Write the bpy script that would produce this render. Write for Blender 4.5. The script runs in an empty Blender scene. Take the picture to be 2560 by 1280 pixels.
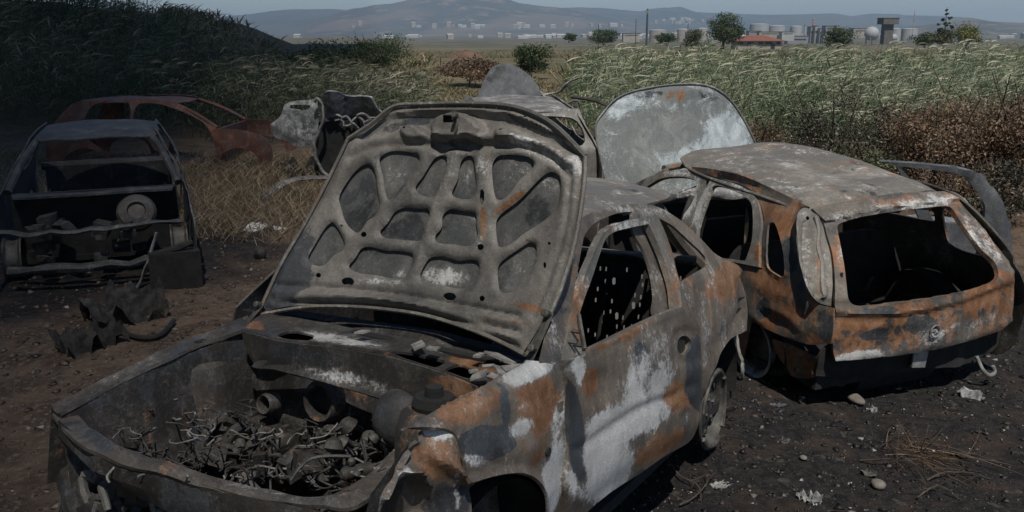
import bpy, bmesh, math, random
import numpy as np
from mathutils import Vector, Matrix, noise as mnoise
from mathutils.geometry import delaunay_2d_cdt
R = math.radians
random.seed(7); rng = np.random.default_rng(7)
scene = bpy.context.scene
# ---------------------------------------------------------------- camera
FPX, PITCH, CAMH = 2100.0, R(12.5), 2.2
PPY = 84 + FPX * math.tan(PITCH)
cam = bpy.data.cameras.new("camera"); camo = bpy.data.objects.new("camera", cam)
scene.collection.objects.link(camo); scene.camera = camo
cam.sensor_width = 36; cam.lens = 36 * FPX / 2560; cam.shift_y = -(640 - PPY) / 2560
cam.clip_start = .05; cam.clip_end = 60000
camo.location = (0, 0, CAMH); camo.rotation_euler = (R(90) - PITCH, 0, 0)
# ---------------------------------------------------------------- sky, sun, exposure
SUN_EL, SUN_AZ = R(61), R(170)        # azimuth clockwise from +Y (away from the camera): high, from behind the viewer
sdir = Vector((math.sin(SUN_AZ) * math.cos(SUN_EL), math.cos(SUN_AZ) * math.cos(SUN_EL), math.sin(SUN_EL)))
world = bpy.data.worlds.new("World"); scene.world = world; world.use_nodes = True
wn = world.node_tree.nodes; wl = world.node_tree.links
sky = wn.new('ShaderNodeTexSky'); sky.sky_type = 'NISHITA'; sky.sun_disc = False
sky.sun_elevation = SUN_EL; sky.sun_rotation = SUN_AZ; sky.air_density = 1.0; sky.dust_density = .3; sky.ozone_density = 6
bg = wn['Background']; bg.inputs[1].default_value = .078; wl.new(sky.outputs[0], bg.inputs[0])
sl = bpy.data.lights.new("sun", 'SUN'); sl.energy = 4.4; sl.angle = R(.53); sl.color = (1, .95, .87)
so = bpy.data.objects.new("sun", sl); scene.collection.objects.link(so)
so.rotation_euler = sdir.to_track_quat('Z', 'Y').to_euler()
scene.view_settings.view_transform = 'Standard'; scene.view_settings.look = 'None'
scene.view_settings.exposure = -.15; scene.view_settings.gamma = 1
scene.cycles.max_bounces = 6; scene.cycles.diffuse_bounces = 3; scene.cycles.transparent_max_bounces = 8
scene.cycles.volume_bounces = 0; scene.cycles.use_denoising = True

# ---------------------------------------------------------------- helpers: naming
def link(o): scene.collection.objects.link(o); return o
def tag(o, label=None, cat=None, group=None, kind=None):
    if label: o['label'] = label
    if cat: o['category'] = cat
    if group: o['group'] = group
    if kind: o['kind'] = kind
    return o
def empty(name, mat, label, cat, group=None):
    o = link(bpy.data.objects.new(name, None)); o.matrix_world = mat if isinstance(mat, Matrix) else Matrix.Translation(mat)
    o.empty_display_size = .2
    return tag(o, label, cat, group)
def mesh_obj(name, V, Fc, mat, parent=None, smooth=True, sharp=None, attrs=None):
    me = bpy.data.meshes.new(name); me.from_pydata([tuple(v) for v in V], [], [tuple(f) for f in Fc])
    if attrs:
        for k, a in attrs.items():
            if np.ndim(a) == 1:
                at = me.attributes.new(k, 'FLOAT', 'POINT'); at.data.foreach_set('value', np.asarray(a, 'f'))
            else:
                at = me.attributes.new(k, 'FLOAT_COLOR', 'POINT'); b = np.ones((len(V), 4), 'f'); b[:, :3] = a
                at.data.foreach_set('color', b.ravel())
    me.update()
    if smooth:
        me.polygons.foreach_set('use_smooth', [True] * len(me.polygons))
        if sharp: me.set_sharp_from_angle(angle=R(sharp))
    me.materials.append(mat)
    o = link(bpy.data.objects.new(name, me))
    if parent: o.parent = parent
    return o
def big_mesh(name, V, Fq, mat, attrs=None, smooth=False):
    """V (N,3), Fq (M,k) numpy arrays"""
    me = bpy.data.meshes.new(name); k = Fq.shape[1]
    me.vertices.add(len(V)); me.vertices.foreach_set('co', V.astype('f').ravel())
    me.loops.add(Fq.size); me.loops.foreach_set('vertex_index', Fq.astype('i').ravel())
    me.polygons.add(len(Fq)); me.polygons.foreach_set('loop_start', np.arange(0, Fq.size, k, dtype='i'))
    me.polygons.foreach_set('loop_total', np.full(len(Fq), k, 'i'))
    me.update(calc_edges=True)
    for kk, a in (attrs or {}).items():
        at = me.attributes.new(kk, 'FLOAT', 'POINT'); at.data.foreach_set('value', np.asarray(a, 'f'))
    if smooth: me.polygons.foreach_set('use_smooth', [True] * len(me.polygons))
    me.materials.append(mat)
    return link(bpy.data.objects.new(name, me))

# ---------------------------------------------------------------- helpers: where a traced outline lies on a real surface
ca, sa = math.cos(PITCH), math.sin(PITCH)
def rays(px):
    px = np.atleast_2d(np.asarray(px, float))
    a = (px[:, 0] - 1280) / FPX; b = (PPY - px[:, 1]) / FPX
    return np.stack([a, ca + b * sa, -sa + b * ca], 1)
ORG = np.array([0, 0, CAMH])
def gpt(px, py, z=0.0):
    d = rays((px, py))[0]; t = (z - CAMH) / d[2]; return Vector(ORG + t * d)
def dpt(px, py, Y):
    d = rays((px, py))[0]; return Vector(ORG + d * (Y / d[1]))
def frame(x, y, yaw, sink=0, pitch=0, roll=0):
    c, n = math.cos(R(yaw)), math.sin(R(yaw))
    M = Matrix(((c, n, 0, x), (-n, c, 0, y), (0, 0, 1, -sink), (0, 0, 0, 1)))
    return M @ Matrix.Rotation(R(pitch), 4, 'X') @ Matrix.Rotation(R(roll), 4, 'Y')
def hit(M, F, px, t0):
    inv = np.array(M.inverted()); D = rays(px) @ inv[:3, :3].T; O = inv[:3, :3] @ ORG + inv[:3, 3]
    t = np.full(len(D), float(t0))
    for _ in range(14):
        P = O + D * t[:, None]; f = F(P); e = 1e-4
        df = (F(P + D * e) - f) / e; df = np.where(abs(df) < .05, .05 * np.sign(df + 1e-9), df)
        t = t - np.clip(f / df, -.7, .7)
    return O + D * t[:, None]
def spline(pts, seg=10, closed=True, tens=1.0):
    """smooth resample so that points are about seg apart; a point (x,y,1) is a sharp corner"""
    P = [Vector(p[:2]) for p in pts]; C = [len(p) > 2 for p in pts]; n = len(P); out = []
    for i in range(n if closed else n - 1):
        p1, p2 = P[i], P[(i + 1) % n]
        p0 = P[(i - 1) % n] if (closed or i > 0) else p1
        p3 = P[(i + 2) % n] if (closed or i < n - 2) else p2
        m1 = Vector((0, 0)) if C[i] else (p2 - p0) * .5 * tens
        m2 = Vector((0, 0)) if C[(i + 1) % n] else (p3 - p1) * .5 * tens
        L = (p2 - p1).length
        lim = L * 1.1
        if m1.length > lim: m1 = m1.normalized() * lim
        if m2.length > lim: m2 = m2.normalized() * lim
        k = max(1, int(round(L / seg)))
        for j in range(k):
            s = j / k; s2, s3 = s * s, s * s * s
            if C[i] and C[(i + 1) % n]: q = p1.lerp(p2, s)
            else: q = p1 * (2 * s3 - 3 * s2 + 1) + m1 * (s3 - 2 * s2 + s) + p2 * (-2 * s3 + 3 * s2) + m2 * (s3 - s2)
            out.append((q.x, q.y))
    if not closed: out.append(tuple(P[-1]))
    return np.array(out)
def inside(pts, poly):
    x, y = pts[:, 0][:, None], pts[:, 1][:, None]; a = poly; b = np.roll(poly, -1, 0)
    c = ((a[:, 1] > y) != (b[:, 1] > y)) & (x < (b[:, 0] - a[:, 0]) * (y - a[:, 1]) / (b[:, 1] - a[:, 1] + 1e-12) + a[:, 0])
    return (c.sum(1) % 2) == 1
def segdist(pts, poly, closed=True):
    a = poly if closed else poly[:-1]; b = np.roll(poly, -1, 0) if closed else poly[1:]
    d = b - a; L = (d * d).sum(1) + 1e-12; out = np.full(len(pts), 1e9)
    for i0 in range(0, len(pts), 2000):
        q = pts[i0:i0 + 2000]
        t = np.clip(((q[:, None] - a) * d).sum(2) / L, 0, 1)
        out[i0:i0 + 2000] = np.sqrt(((q[:, None] - (a + t[..., None] * d)) ** 2).sum(2)).min(1)
    return out
def sm(x, a, b):
    t = np.clip((x - a) / (b - a), 0, 1); return t * t * (3 - 2 * t)
def vnoise(P, s, seed=0):
    return np.array([mnoise.noise(Vector((p[0] * s + seed, p[1] * s - seed, (p[2] if len(p) > 2 else 0) * s + seed * .5))) for p in P])
def triangulate(outline, holes, step):
    lo, hi = outline.min(0), outline.max(0)
    gx = np.arange(lo[0], hi[0], step); gy = np.arange(lo[1], hi[1], step * .87)
    G = np.array([(x + (j % 2) * step * .5, y) for j, y in enumerate(gy) for x in gx]) + .01
    if len(G):
        k = inside(G, outline) & (segdist(G, outline) > step * .45)
        for h in holes: k &= ~inside(G, h)
        for h in holes: k[k] &= segdist(G[k], h) > step * .45
        G = G[k]
    V = []; E = []
    for lp in [outline] + holes:
        n0 = len(V); V += [Vector(p) for p in lp]; E += [(n0 + i, n0 + (i + 1) % len(lp)) for i in range(len(lp))]
    V += [Vector(p) for p in G]
    r = delaunay_2d_cdt(V, E, [], 0, 1e-6)
    v = np.array([tuple(p) for p in r[0]]); f = np.array([t for t in r[2] if len(t) == 3])
    c = v[f].mean(1); k = inside(c, outline)
    for h in holes: k &= ~inside(c, h)
    f = f[k]; used = np.unique(f); rem = -np.ones(len(v), int); rem[used] = np.arange(len(used))
    return v[used], rem[f]
def thicken(P, f, th, inward):
    """P (N,3) surface, triangles f, closed solid of thickness th towards -inward side"""
    n = np.zeros_like(P); fn = np.cross(P[f[:, 1]] - P[f[:, 0]], P[f[:, 2]] - P[f[:, 0]])
    for k in range(3): np.add.at(n, f[:, k], fn)
    n /= np.linalg.norm(n, axis=1)[:, None] + 1e-12
    if (n @ inward).mean() > 0: n = -n; f = f[:, ::-1]
    Q = P - n * th; N = len(P)
    cnt = {}
    for t in f:
        for a, b in ((t[0], t[1]), (t[1], t[2]), (t[2], t[0])):
            cnt[(a, b)] = 1
    rim = [(a, b) for (a, b) in cnt if (b, a) not in cnt]
    V = np.vstack([P, Q]); Fc = [tuple(t) for t in f] + [(t[0] + N, t[2] + N, t[1] + N) for t in f]
    Fc += [(b, a, a + N, b + N) for a, b in rim]
    return V, Fc
def panel(name, M, F, outline, holes, mat, parent, t0=5, th=.006, step=16, seg=8, inward=(0, 0, -1), relief=(), paint=(), rough=.0, mirror=False, base=(0, 0, 0), sharp=38):
    """sheet-metal part: an outline and its openings laid on the car's own curved surface F(P)=0 (car coordinates)"""
    ol = spline(outline, seg); hs = [spline(h, seg) for h in holes]
    v, f = triangulate(ol, hs, step)
    P = hit(M, F, v, t0)
    inw = np.array(inward, float)
    d = np.zeros(len(v))
    for rl in relief:
        kind, pts, amp, w = rl[:4]
        pl = spline(pts, seg, closed=(kind != 'line'))
        sd = segdist(v, pl, closed=(kind != 'line'))
        if kind == 'line': d += amp * np.exp(-(sd / w) ** 2)
        elif kind == 'holes': d += amp * sm(sd, w * .15, w)
        else: d += amp * sm(np.where(inside(v, pl), sd, -sd), -w / 2, w / 2)
    if rough: d += rough * (vnoise(P, 4, 3) + .6 * vnoise(P, 11, 5))
    P = P - inw * d[:, None]
    m = np.tile(np.array(base, float), (len(v), 1))
    for (ch, cx, cy, rx, ry, ang, amt) in paint:
        c, s = math.cos(R(ang)), math.sin(R(ang)); dx, dy = v[:, 0] - cx, v[:, 1] - cy
        r = np.sqrt(((dx * c + dy * s) / rx) ** 2 + ((-dx * s + dy * c) / ry) ** 2)
        m[:, ch] += amt * (1 - sm(r, .55, 1.25))
    V, Fc = thicken(P, f, th, inw)
    o = mesh_obj(name, V, Fc, mat, parent, sharp=sharp, attrs={'mask': np.vstack([m, m * .0])})
    if mirror:
        V2 = V * np.array([-1, 1, 1]); F2 = [t[::-1] for t in Fc]
        mesh_obj(name, V2, F2, mat, parent, sharp=sharp, attrs={'mask': np.vstack([m, m * .0])})
    return o
def lpanel(name, fn, outline, holes, mat, parent, th=.008, step=.09, seg=.05, inward=(0, 0, -1), rough=.0, mirror=False):
    """the same with an outline in the car's own metres; fn maps (u,v) arrays to points"""
    ol = spline(outline, seg); hs = [spline(h, seg) for h in holes]
    v, f = triangulate(ol, hs, step); P = fn(v[:, 0], v[:, 1]); inw = np.array(inward, float)
    if rough: P = P - inw * (rough * (vnoise(P, 3, 3) + .5 * vnoise(P, 9, 5)))[:, None]
    V, Fc = thicken(P, f, th, inw)
    o = mesh_obj(name, V, Fc, mat, parent, sharp=38)
    if mirror: mesh_obj(name, V * np.array([-1, 1, 1]), [t[::-1] for t in Fc], mat, parent, sharp=38)
    return o
class MB:
    """collects solids into one mesh"""
    def __init__(s): s.V = []; s.F = []
    def add(s, V, F): n = len(s.V); s.V += [tuple(v) for v in V]; s.F += [tuple(i + n for i in f) for f in F]; return s
    def box(s, c, d, rot=None, bev=.0):
        x, y, z = [k / 2 for k in d]; V = [Vector((a * x, b * y, e * z)) for a in (-1, 1) for b in (-1, 1) for e in (-1, 1)]
        if rot is not None: V = [rot @ v for v in V]
        return s.add([v + Vector(c) for v in V], [(0, 1, 3, 2), (4, 6, 7, 5), (0, 4, 5, 1), (2, 3, 7, 6), (0, 2, 6, 4), (1, 5, 7, 3)])
    def tube(s, pts, r, n=8, cap=True, flat=1.0):
        P = [Vector(p) for p in pts]; rr = r if hasattr(r, '__len__') else [r] * len(P); V = []; up = None
        for i, p in enumerate(P):
            d = (P[min(i + 1, len(P) - 1)] - P[max(i - 1, 0)]).normalized()
            if up is None: up = Vector((0, 0, 1)) if abs(d.z) < .9 else Vector((1, 0, 0))
            sd = d.cross(up).normalized(); up = sd.cross(d).normalized()
            for k in range(n):
                a = 2 * math.pi * k / n; V.append(p + (sd * math.cos(a) + up * math.sin(a) * flat) * rr[i])
        F = [(i * n + k, i * n + (k + 1) % n, (i + 1) * n + (k + 1) % n, (i + 1) * n + k) for i in range(len(P) - 1) for k in range(n)]
        if cap: F += [tuple(range(n))[::-1], tuple((len(P) - 1) * n + k for k in range(n))]
        return s.add(V, F)
    def lathe(s, c, prof, n=24, axis=Vector((0, 0, 1)), cap=True):
        """prof: list of (radius, height along axis)"""
        q = Vector((0, 0, 1)).rotation_difference(Vector(axis)); V = []
        for r, h in prof:
            for k in range(n):
                a = 2 * math.pi * k / n; V.append(Vector(c) + q @ Vector((r * math.cos(a), r * math.sin(a), h)))
        m = len(prof); F = [(i * n + k, i * n + (k + 1) % n, (i + 1) * n + (k + 1) % n, (i + 1) * n + k) for i in range(m - 1) for k in range(n)]
        if cap: F += [tuple(range(n))[::-1], tuple((m - 1) * n + k for k in range(n))]
        return s.add(V, F)
    def build(s, name, mat, parent=None, smooth=True, sharp=35, jit=0):
        V = np.array(s.V)
        if jit: V = V + jit * np.stack([vnoise(V, 7, k * 9 + 1) for k in range(3)], 1)
        return mesh_obj(name, V, s.F, mat, parent, smooth, sharp)
def wav(pts, n=6, amp=.0, seed=0):
    """3D polyline smoothed"""
    P = [Vector(p) for p in pts]; out = []
    for i in range(len(P) - 1):
        p0, p1, p2, p3 = P[max(i - 1, 0)], P[i], P[i + 1], P[min(i + 2, len(P) - 1)]
        for j in range(n):
            t = j / n; q = .5 * ((2 * p1) + (p2 - p0) * t + (2 * p0 - 5 * p1 + 4 * p2 - p3) * t * t + (-p0 + 3 * p1 - 3 * p2 + p3) * t ** 3)
            if amp: q += Vector(mnoise.noise_vector(q * 9 + Vector((seed, 0, 0)))) * amp
            out.append(q)
    return out + [P[-1]]

# ---------------------------------------------------------------- materials
def newmat(name):
    m = bpy.data.materials.new(name); m.use_nodes = True; nt = m.node_tree
    return m, nt, nt.nodes, nt.links, nt.nodes['Principled BSDF']
class NT:
    def __init__(s, nt): s.nt = nt; s.n = nt.nodes; s.l = nt.links
    def put(s, sock, v):
        if hasattr(v, 'links') or isinstance(v, bpy.types.NodeSocket): s.l.new(v, sock)
        else: sock.default_value = v
    def noise(s, vec, scale, detail=6, rough=.6, dist=0, off=None):
        if off is not None:
            mp = s.n.new('ShaderNodeMapping'); s.l.new(vec, mp.inputs[0]); mp.inputs[1].default_value = off; vec = mp.outputs[0]
        t = s.n.new('ShaderNodeTexNoise'); s.l.new(vec, t.inputs['Vector']); t.inputs['Scale'].default_value = scale
        t.inputs['Detail'].default_value = detail; t.inputs['Roughness'].default_value = rough; t.inputs['Distortion'].default_value = dist
        return t.outputs[0]
    def m(s, op, a, b=0.0, c=0.0, clamp=False):
        t = s.n.new('ShaderNodeMath'); t.operation = op; t.use_clamp = clamp; s.put(t.inputs[0], a); s.put(t.inputs[1], b); s.put(t.inputs[2], c); return t.outputs[0]
    def step(s, x, a, b, lo=0.0, hi=1.0):
        t = s.n.new('ShaderNodeMapRange'); t.interpolation_type = 'SMOOTHSTEP'; s.put(t.inputs[0], x); t.inputs[1].default_value = a; t.inputs[2].default_value = b
        t.inputs[3].default_value = lo; t.inputs[4].default_value = hi; return t.outputs[0]
    def mix(s, f, a, b, mode='MIX'):
        t = s.n.new('ShaderNodeMix'); t.data_type = 'RGBA'; t.blend_type = mode
        for sk, v in ((t.inputs[0], f), (t.inputs[6], a), (t.inputs[7], b)):
            if isinstance(v, tuple): sk.default_value = (*v, 1) if len(v) == 3 else v
            else: s.put(sk, v)
        return t.outputs[2]
    def ramp(s, x, stops):
        t = s.n.new('ShaderNodeValToRGB'); s.put(t.inputs[0], x); e = t.color_ramp.elements
        while len(e) < len(stops): e.new(.5)
        for k, (p, c) in enumerate(stops): e[k].position = p; e[k].color = (*c, 1)
        return t.outputs[0]
    def bump(s, h, strength, dist=.01, normal=None):
        t = s.n.new('ShaderNodeBump'); s.put(t.inputs['Height'], h); t.inputs['Strength'].default_value = strength; t.inputs['Distance'].default_value = dist
        if normal is not None: s.l.new(normal, t.inputs['Normal'])
        return t.outputs[0]
def burnt(name, ash=0., rust=0., soot=0., seed=0, tint=(.15, .125, .1), dark=(.05, .053, .058), rustc=((.15, .072, .034), (.28, .15, .078)), ashc=((.36, .355, .34), (.58, .58, .57)), scale=1., metal=.15, rmin=.5, swirl=1.):
    m, nt, n, l, b = newmat(name); N = NT(nt)
    co = n.new('ShaderNodeTexCoord').outputs['Object']
    at = n.new('ShaderNodeAttribute'); at.attribute_name = 'mask'
    sx = n.new('ShaderNodeSeparateColor'); l.new(at.outputs['Color'], sx.inputs[0]); A, G, B = sx.outputs
    o = (seed * 3.1, seed * 1.7, seed * 2.3)
    big = N.noise(co, 1.9 * scale, 9, .62, .25, o)
    mid = N.noise(co, 5.5 * scale, 12, .74, .4 * swirl, (o[1], o[0], 3))
    mid2 = N.noise(co, 3.4 * scale, 12, .68, .8 * swirl, (o[2] + 5, 1, o[0]))
    mid3 = N.noise(co, 4.2 * scale, 12, .66, .5 * swirl, (3, o[2] + 9, o[1]))
    fine = N.noise(co, 60, 5, .7, 0, o)
    vf = N.noise(co, 230, 3, .6)
    base = N.ramp(N.m('ADD', N.m('MULTIPLY', big, .6), N.m('MULTIPLY', mid, .4)), [(.36, dark), (.5, tuple(k * .62 for k in tint)), (.62, tint)])
    rc = N.mix(N.step(mid, .38, .62), *rustc)
    ac = N.mix(N.step(mid2, .35, .65), *ashc)
    mp = n.new('ShaderNodeMapping'); l.new(co, mp.inputs[0]); mp.inputs['Scale'].default_value = (9, 9, 1.3)
    run = N.noise(mp.outputs[0], 2.2, 8, .7)
    col0 = base
    # rust
    fr = N.m('ADD', mid2, N.m('ADD', N.m('MULTIPLY', G, .45), N.m('ADD', N.m('MULTIPLY', N.m('SUBTRACT', run, .5), .22), N.m('MULTIPLY', N.m('SUBTRACT', fine, .5), .22))))
    col = N.mix(N.step(fr, .58 - rust * .4, .69 - rust * .4), base, rc)
    # blue-grey primer / soot patches
    fs = N.m('ADD', mid3, N.m('ADD', N.m('MULTIPLY', B, .45), N.m('MULTIPLY', N.m('SUBTRACT', fine, .5), .14)))
    sm_ = N.step(fs, .59 - soot * .4, .65 - soot * .4)
    col = N.mix(sm_, col, N.mix(N.step(big, .4, .6), (.026, .027, .029), (.058, .063, .070)))
    # ash: pale, ragged, with specks
    fa = N.m('ADD', mid, N.m('ADD', N.m('MULTIPLY', A, .45), N.m('ADD', N.m('MULTIPLY', N.m('SUBTRACT', run, .5), .16), N.m('MULTIPLY', N.m('SUBTRACT', fine, .5), .5))))
    am = N.step(fa, .58 - ash * .4, .76 - ash * .4)
    col = N.mix(N.step(fa, .45, .66, 0, .22), col, tuple(k * .62 for k in ashc[0]))
    col = N.mix(am, col, ac)
    gr = N.m('ADD', N.m('MULTIPLY', N.noise(co, 150, 4, .75), .8), N.m('MULTIPLY', run, .5))
    gv = N.step(gr, .42, .86, .74, 1.3); gc = n.new('ShaderNodeCombineColor')
    for k in range(3): l.new(gv, gc.inputs[k])
    col = N.mix(1.0, col, gc.outputs[0], 'MULTIPLY')
    sp = N.step(N.m('ADD', vf, N.m('MULTIPLY', fa, .35)), .82, .9)
    col = N.mix(N.m('MULTIPLY', sp, .55), col, (.42, .41, .39))
    sp2 = N.step(N.m('ADD', vf, N.m('MULTIPLY', mid3, .5)), .52, .42)
    col = N.mix(N.m('MULTIPLY', sp2, .5), col, (.03, .028, .026))
    l.new(col, b.inputs['Base Color'])
    l.new(N.m('ADD', N.m('MULTIPLY', mid, .5), rmin - .1, clamp=True), b.inputs['Roughness'])
    b.inputs['Metallic'].default_value = metal
    h = N.m('ADD', N.m('MULTIPLY', fine, .8), N.m('ADD', N.m('MULTIPLY', am, .5), N.m('MULTIPLY', mid, 1.2)))
    l.new(N.bump(h, .55, .006), b.inputs['Normal'])
    return m
def plain(name, col, rough=.8, metal=0, var=.3, scale=6, bump=.3, col2=None):
    m, nt, n, l, b = newmat(name); N = NT(nt); co = n.new('ShaderNodeTexCoord').outputs['Object']
    f = N.noise(co, scale, 8, .65)
    c2 = col2 or tuple(k * (1 - var) for k in col)
    l.new(N.mix(N.step(f, .38, .62), c2, col), b.inputs['Base Color']); b.inputs['Roughness'].default_value = rough; b.inputs['Metallic'].default_value = metal
    if bump: l.new(N.bump(N.noise(co, scale * 6, 6, .7), bump, .01), b.inputs['Normal'])
    return m
def leafmat(name, stops, trans=.25, rough=.6):
    m, nt, n, l, b = newmat(name); N = NT(nt)
    at = n.new('ShaderNodeAttribute'); at.attribute_name = 'v'
    col = N.ramp(at.outputs['Fac'], stops); l.new(col, b.inputs['Base Color']); b.inputs['Roughness'].default_value = rough
    t = n.new('ShaderNodeBsdfTranslucent'); l.new(col, t.inputs[0]); mx = n.new('ShaderNodeMixShader'); mx.inputs[0].default_value = trans
    l.new(b.outputs[0], mx.inputs[1]); l.new(t.outputs[0], mx.inputs[2]); l.new(mx.outputs[0], n['Material Output'].inputs[0])
    return m
M_main = burnt('scorched_tan_metal', ash=.02, rust=.03, soot=-.05, seed=1, tint=(.19, .155, .12))
M_inner = burnt('scorched_grey_metal', ash=-.12, rust=-.2, soot=-.05, seed=2, tint=(.25, .23, .205), dark=(.06, .06, .06))
M_skin = burnt('sooty_skin_metal', ash=-.15, rust=-.2, soot=.02, seed=12, tint=(.15, .15, .145), dark=(.05, .055, .062))
M_bay = burnt('sooty_bay_metal', ash=-.1, rust=-.03, soot=.06, seed=3, tint=(.075, .064, .055), dark=(.022, .022, .023))
M_rustcar = burnt('rusty_orange_metal', ash=-.14, rust=.22, soot=.03, seed=4, rustc=((.16, .072, .032), (.30, .145, .066)))
M_roof = burnt('ashy_roof_metal', ash=.1, rust=.03, soot=-.04, seed=5, tint=(.25, .225, .19), dark=(.13, .125, .12))
M_frame = burnt('ashy_frame_metal', ash=.06, rust=.02, soot=-.02, seed=9, tint=(.24, .22, .19), dark=(.09, .09, .09))
M_hoodout = burnt('grey_blistered_metal', ash=.2, rust=-.15, soot=-.2, seed=6, tint=(.27, .285, .275), dark=(.13, .145, .15), ashc=((.30, .345, .36), (.48, .53, .55)), scale=.8, swirl=4.)
M_far = burnt('pale_scorched_metal', ash=.14, rust=-.06, soot=0, seed=7, tint=(.26, .25, .23), scale=1.0)
M_darkhood = burnt('slate_scorched_metal', ash=-.16, rust=-.3, soot=-.1, seed=8, tint=(.13, .14, .155), dark=(.06, .065, .075), scale=1.)
M_red = burnt('red_rust_metal', ash=-.2, rust=.25, soot=-.1, seed=10, rustc=((.10, .032, .018), (.19, .06, .034)), tint=(.14, .065, .045))
M_greycar = burnt('dull_grey_metal', ash=-.1, rust=-.2, soot=.04, seed=11, tint=(.06, .06, .062), dark=(.025, .025, .026))  # grey wreck's tint darkened in place of deeper shade on the left
M_white = burnt('white_scorched_metal', ash=.25, rust=-.2, soot=.0, seed=13, tint=(.3, .3, .3))
M_black = plain('charred_black', (.022, .021, .02), .9, 0, .5, 9, .5)
M_char = plain('char_and_ash', (.06, .055, .05), .95, 0, .7, 14, .8)
M_rubber = plain('burnt_rubber', (.02, .02, .02), .85, 0, .4, 20, .5)
M_alu = plain('melted_aluminium', (.42, .42, .42), .5, .5, .5, 10, .5)
M_steel = plain('bare_scorched_steel', (.12, .112, .10), .6, .3, .55, 14, .4)
M_wire = plain('ashy_wire', (.33, .32, .3), .8, 0, .5, 18, .4)
M_lump = burnt('charred_lumps', ash=-.1, rust=-.02, soot=.05, seed=17, tint=(.06, .052, .046), dark=(.02, .02, .02), scale=3.)
M_slam = burnt('scorched_brown_metal', ash=-.06, rust=-.02, soot=.03, seed=16, tint=(.15, .125, .10), dark=(.04, .038, .036))
M_bootash = plain('boot_ash', (.30, .29, .28), .9, 0, .3, 12, .5)
M_sootpanel = burnt('sooty_black_metal', ash=-.14, rust=-.02, soot=.12, seed=14, tint=(.05, .043, .038), dark=(.018, .018, .019))
# ================================================================ the large three-door wreck in front
def lerp_tab(z, zs, xs): return np.interp(z, zs, xs)
MM = frame(.554, 4.729, 211.2, 0, 5.0, 1.5)
mcar = empty('burnt_coupe', MM, 'nearest burnt out three-door car, pierced underside of its raised bonnet facing us', 'car', 'burnt out cars dumped on the field')
def S(z, y=0): return lerp_tab(z, [.1, .3, .55, .75, .9, 1.1, 1.3, 1.42], [.78, .80, .83, .82, .79, .70, .61, .54]) - .05 * np.clip(-y - .3, 0, 2) - .05 * np.clip(y - 2.5, 0, 2) ** 1.5
side = lambda P: P[:, 0] + S(P[:, 2], P[:, 1])
sidein = lambda P: P[:, 0] + S(P[:, 2], P[:, 1]) - .045
sideout = lambda P: P[:, 0] + S(P[:, 2], P[:, 1]) + .02 + .05 * np.clip((1.9 - P[:, 1]) / 1.1, 0, 1)
def mp(px, py, F=None, z=None, y=None, x=None, t=4):
    if F is None:
        if z is not None: F = lambda P: P[:, 2] - z
        elif y is not None: F = lambda P: P[:, 1] - y
        else: F = lambda P: P[:, 0] - x
    return Vector(hit(MM, F, [(px, py)], t)[0])
A_, G_, B_ = 0, 1, 2
# body side: rear quarter, roof rail and windscreen pillar round one big door opening
quarter_out = [(1352, 903, 1), (1392, 760), (1436, 600), (1441, 560), (1462, 540), (1501, 524), (1562, 511), (1619, 511), (1656, 522), (1703, 552), (1740, 585), (1773, 620), (1797, 641),
               (1830, 655), (1853, 670), (1865, 702), (1869, 768), (1866, 826, 1), (1848, 832, 1), (1822, 846), (1797, 880), (1785, 913), (1770, 945), (1762, 975), (1752, 1020), (1742, 1066, 1), (1690, 1110), (1600, 1172), (1500, 1240), (1400, 1330, 1), (1395, 1100), (1380, 910, 1)]
door_gap = [(1405, 901, 1), (1459, 596), (1478, 566), (1506, 547), (1544, 533), (1581, 529, 1), (1581, 576), (1609, 627), (1628, 684), (1637, 740), (1637, 789), (1700, 860), (1722, 930), (1722, 1010), (1700, 1070), (1640, 1110), (1540, 1180), (1440, 1260), (1412, 1200), (1410, 1000)]
quarter_glass = [(1648, 545, 1), (1684, 566), (1722, 602), (1750, 627), (1766, 648), (1764, 664), (1731, 684), (1698, 704, 1), (1684, 640), (1668, 590)]
panel('body_side', MM, side, quarter_out, [door_gap, quarter_glass], M_main, mcar, 5, .012, 15, 8, (1, 0, 0), rough=.004,
      relief=[('line', [(1700, 716), (1760, 690), (1800, 660)], .012, 16), ('line', [(1848, 832), (1822, 846), (1797, 880), (1785, 913), (1762, 975)], .012, 9), ('line', [(1864, 690), (1858, 760), (1850, 800)], -.03, 8)],
      paint=[(G_, 1810, 700, 45, 60, 30, .5), (B_, 1800, 770, 50, 80, 0, .12), (A_, 1590, 525, 140, 14, 0, .3), (A_, 1380, 820, 20, 80, -15, .25), (G_, 1740, 580, 60, 20, 40, .25)], base=(0, 0, .05))
# the bare left pillar between door and quarter window
mb = MB(); pl = [mp(1603, 534, sidein), mp(1625, 600, sidein), mp(1650, 660, sidein), mp(1662, 740, sidein), mp(1672, 800, sidein), mp(1690, 900, sidein), mp(1700, 1040, sidein)]
mb.tube(wav(pl), .048, 8, flat=.55); mb.build('centre_pillar', M_frame, mcar, jit=.01)
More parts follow.
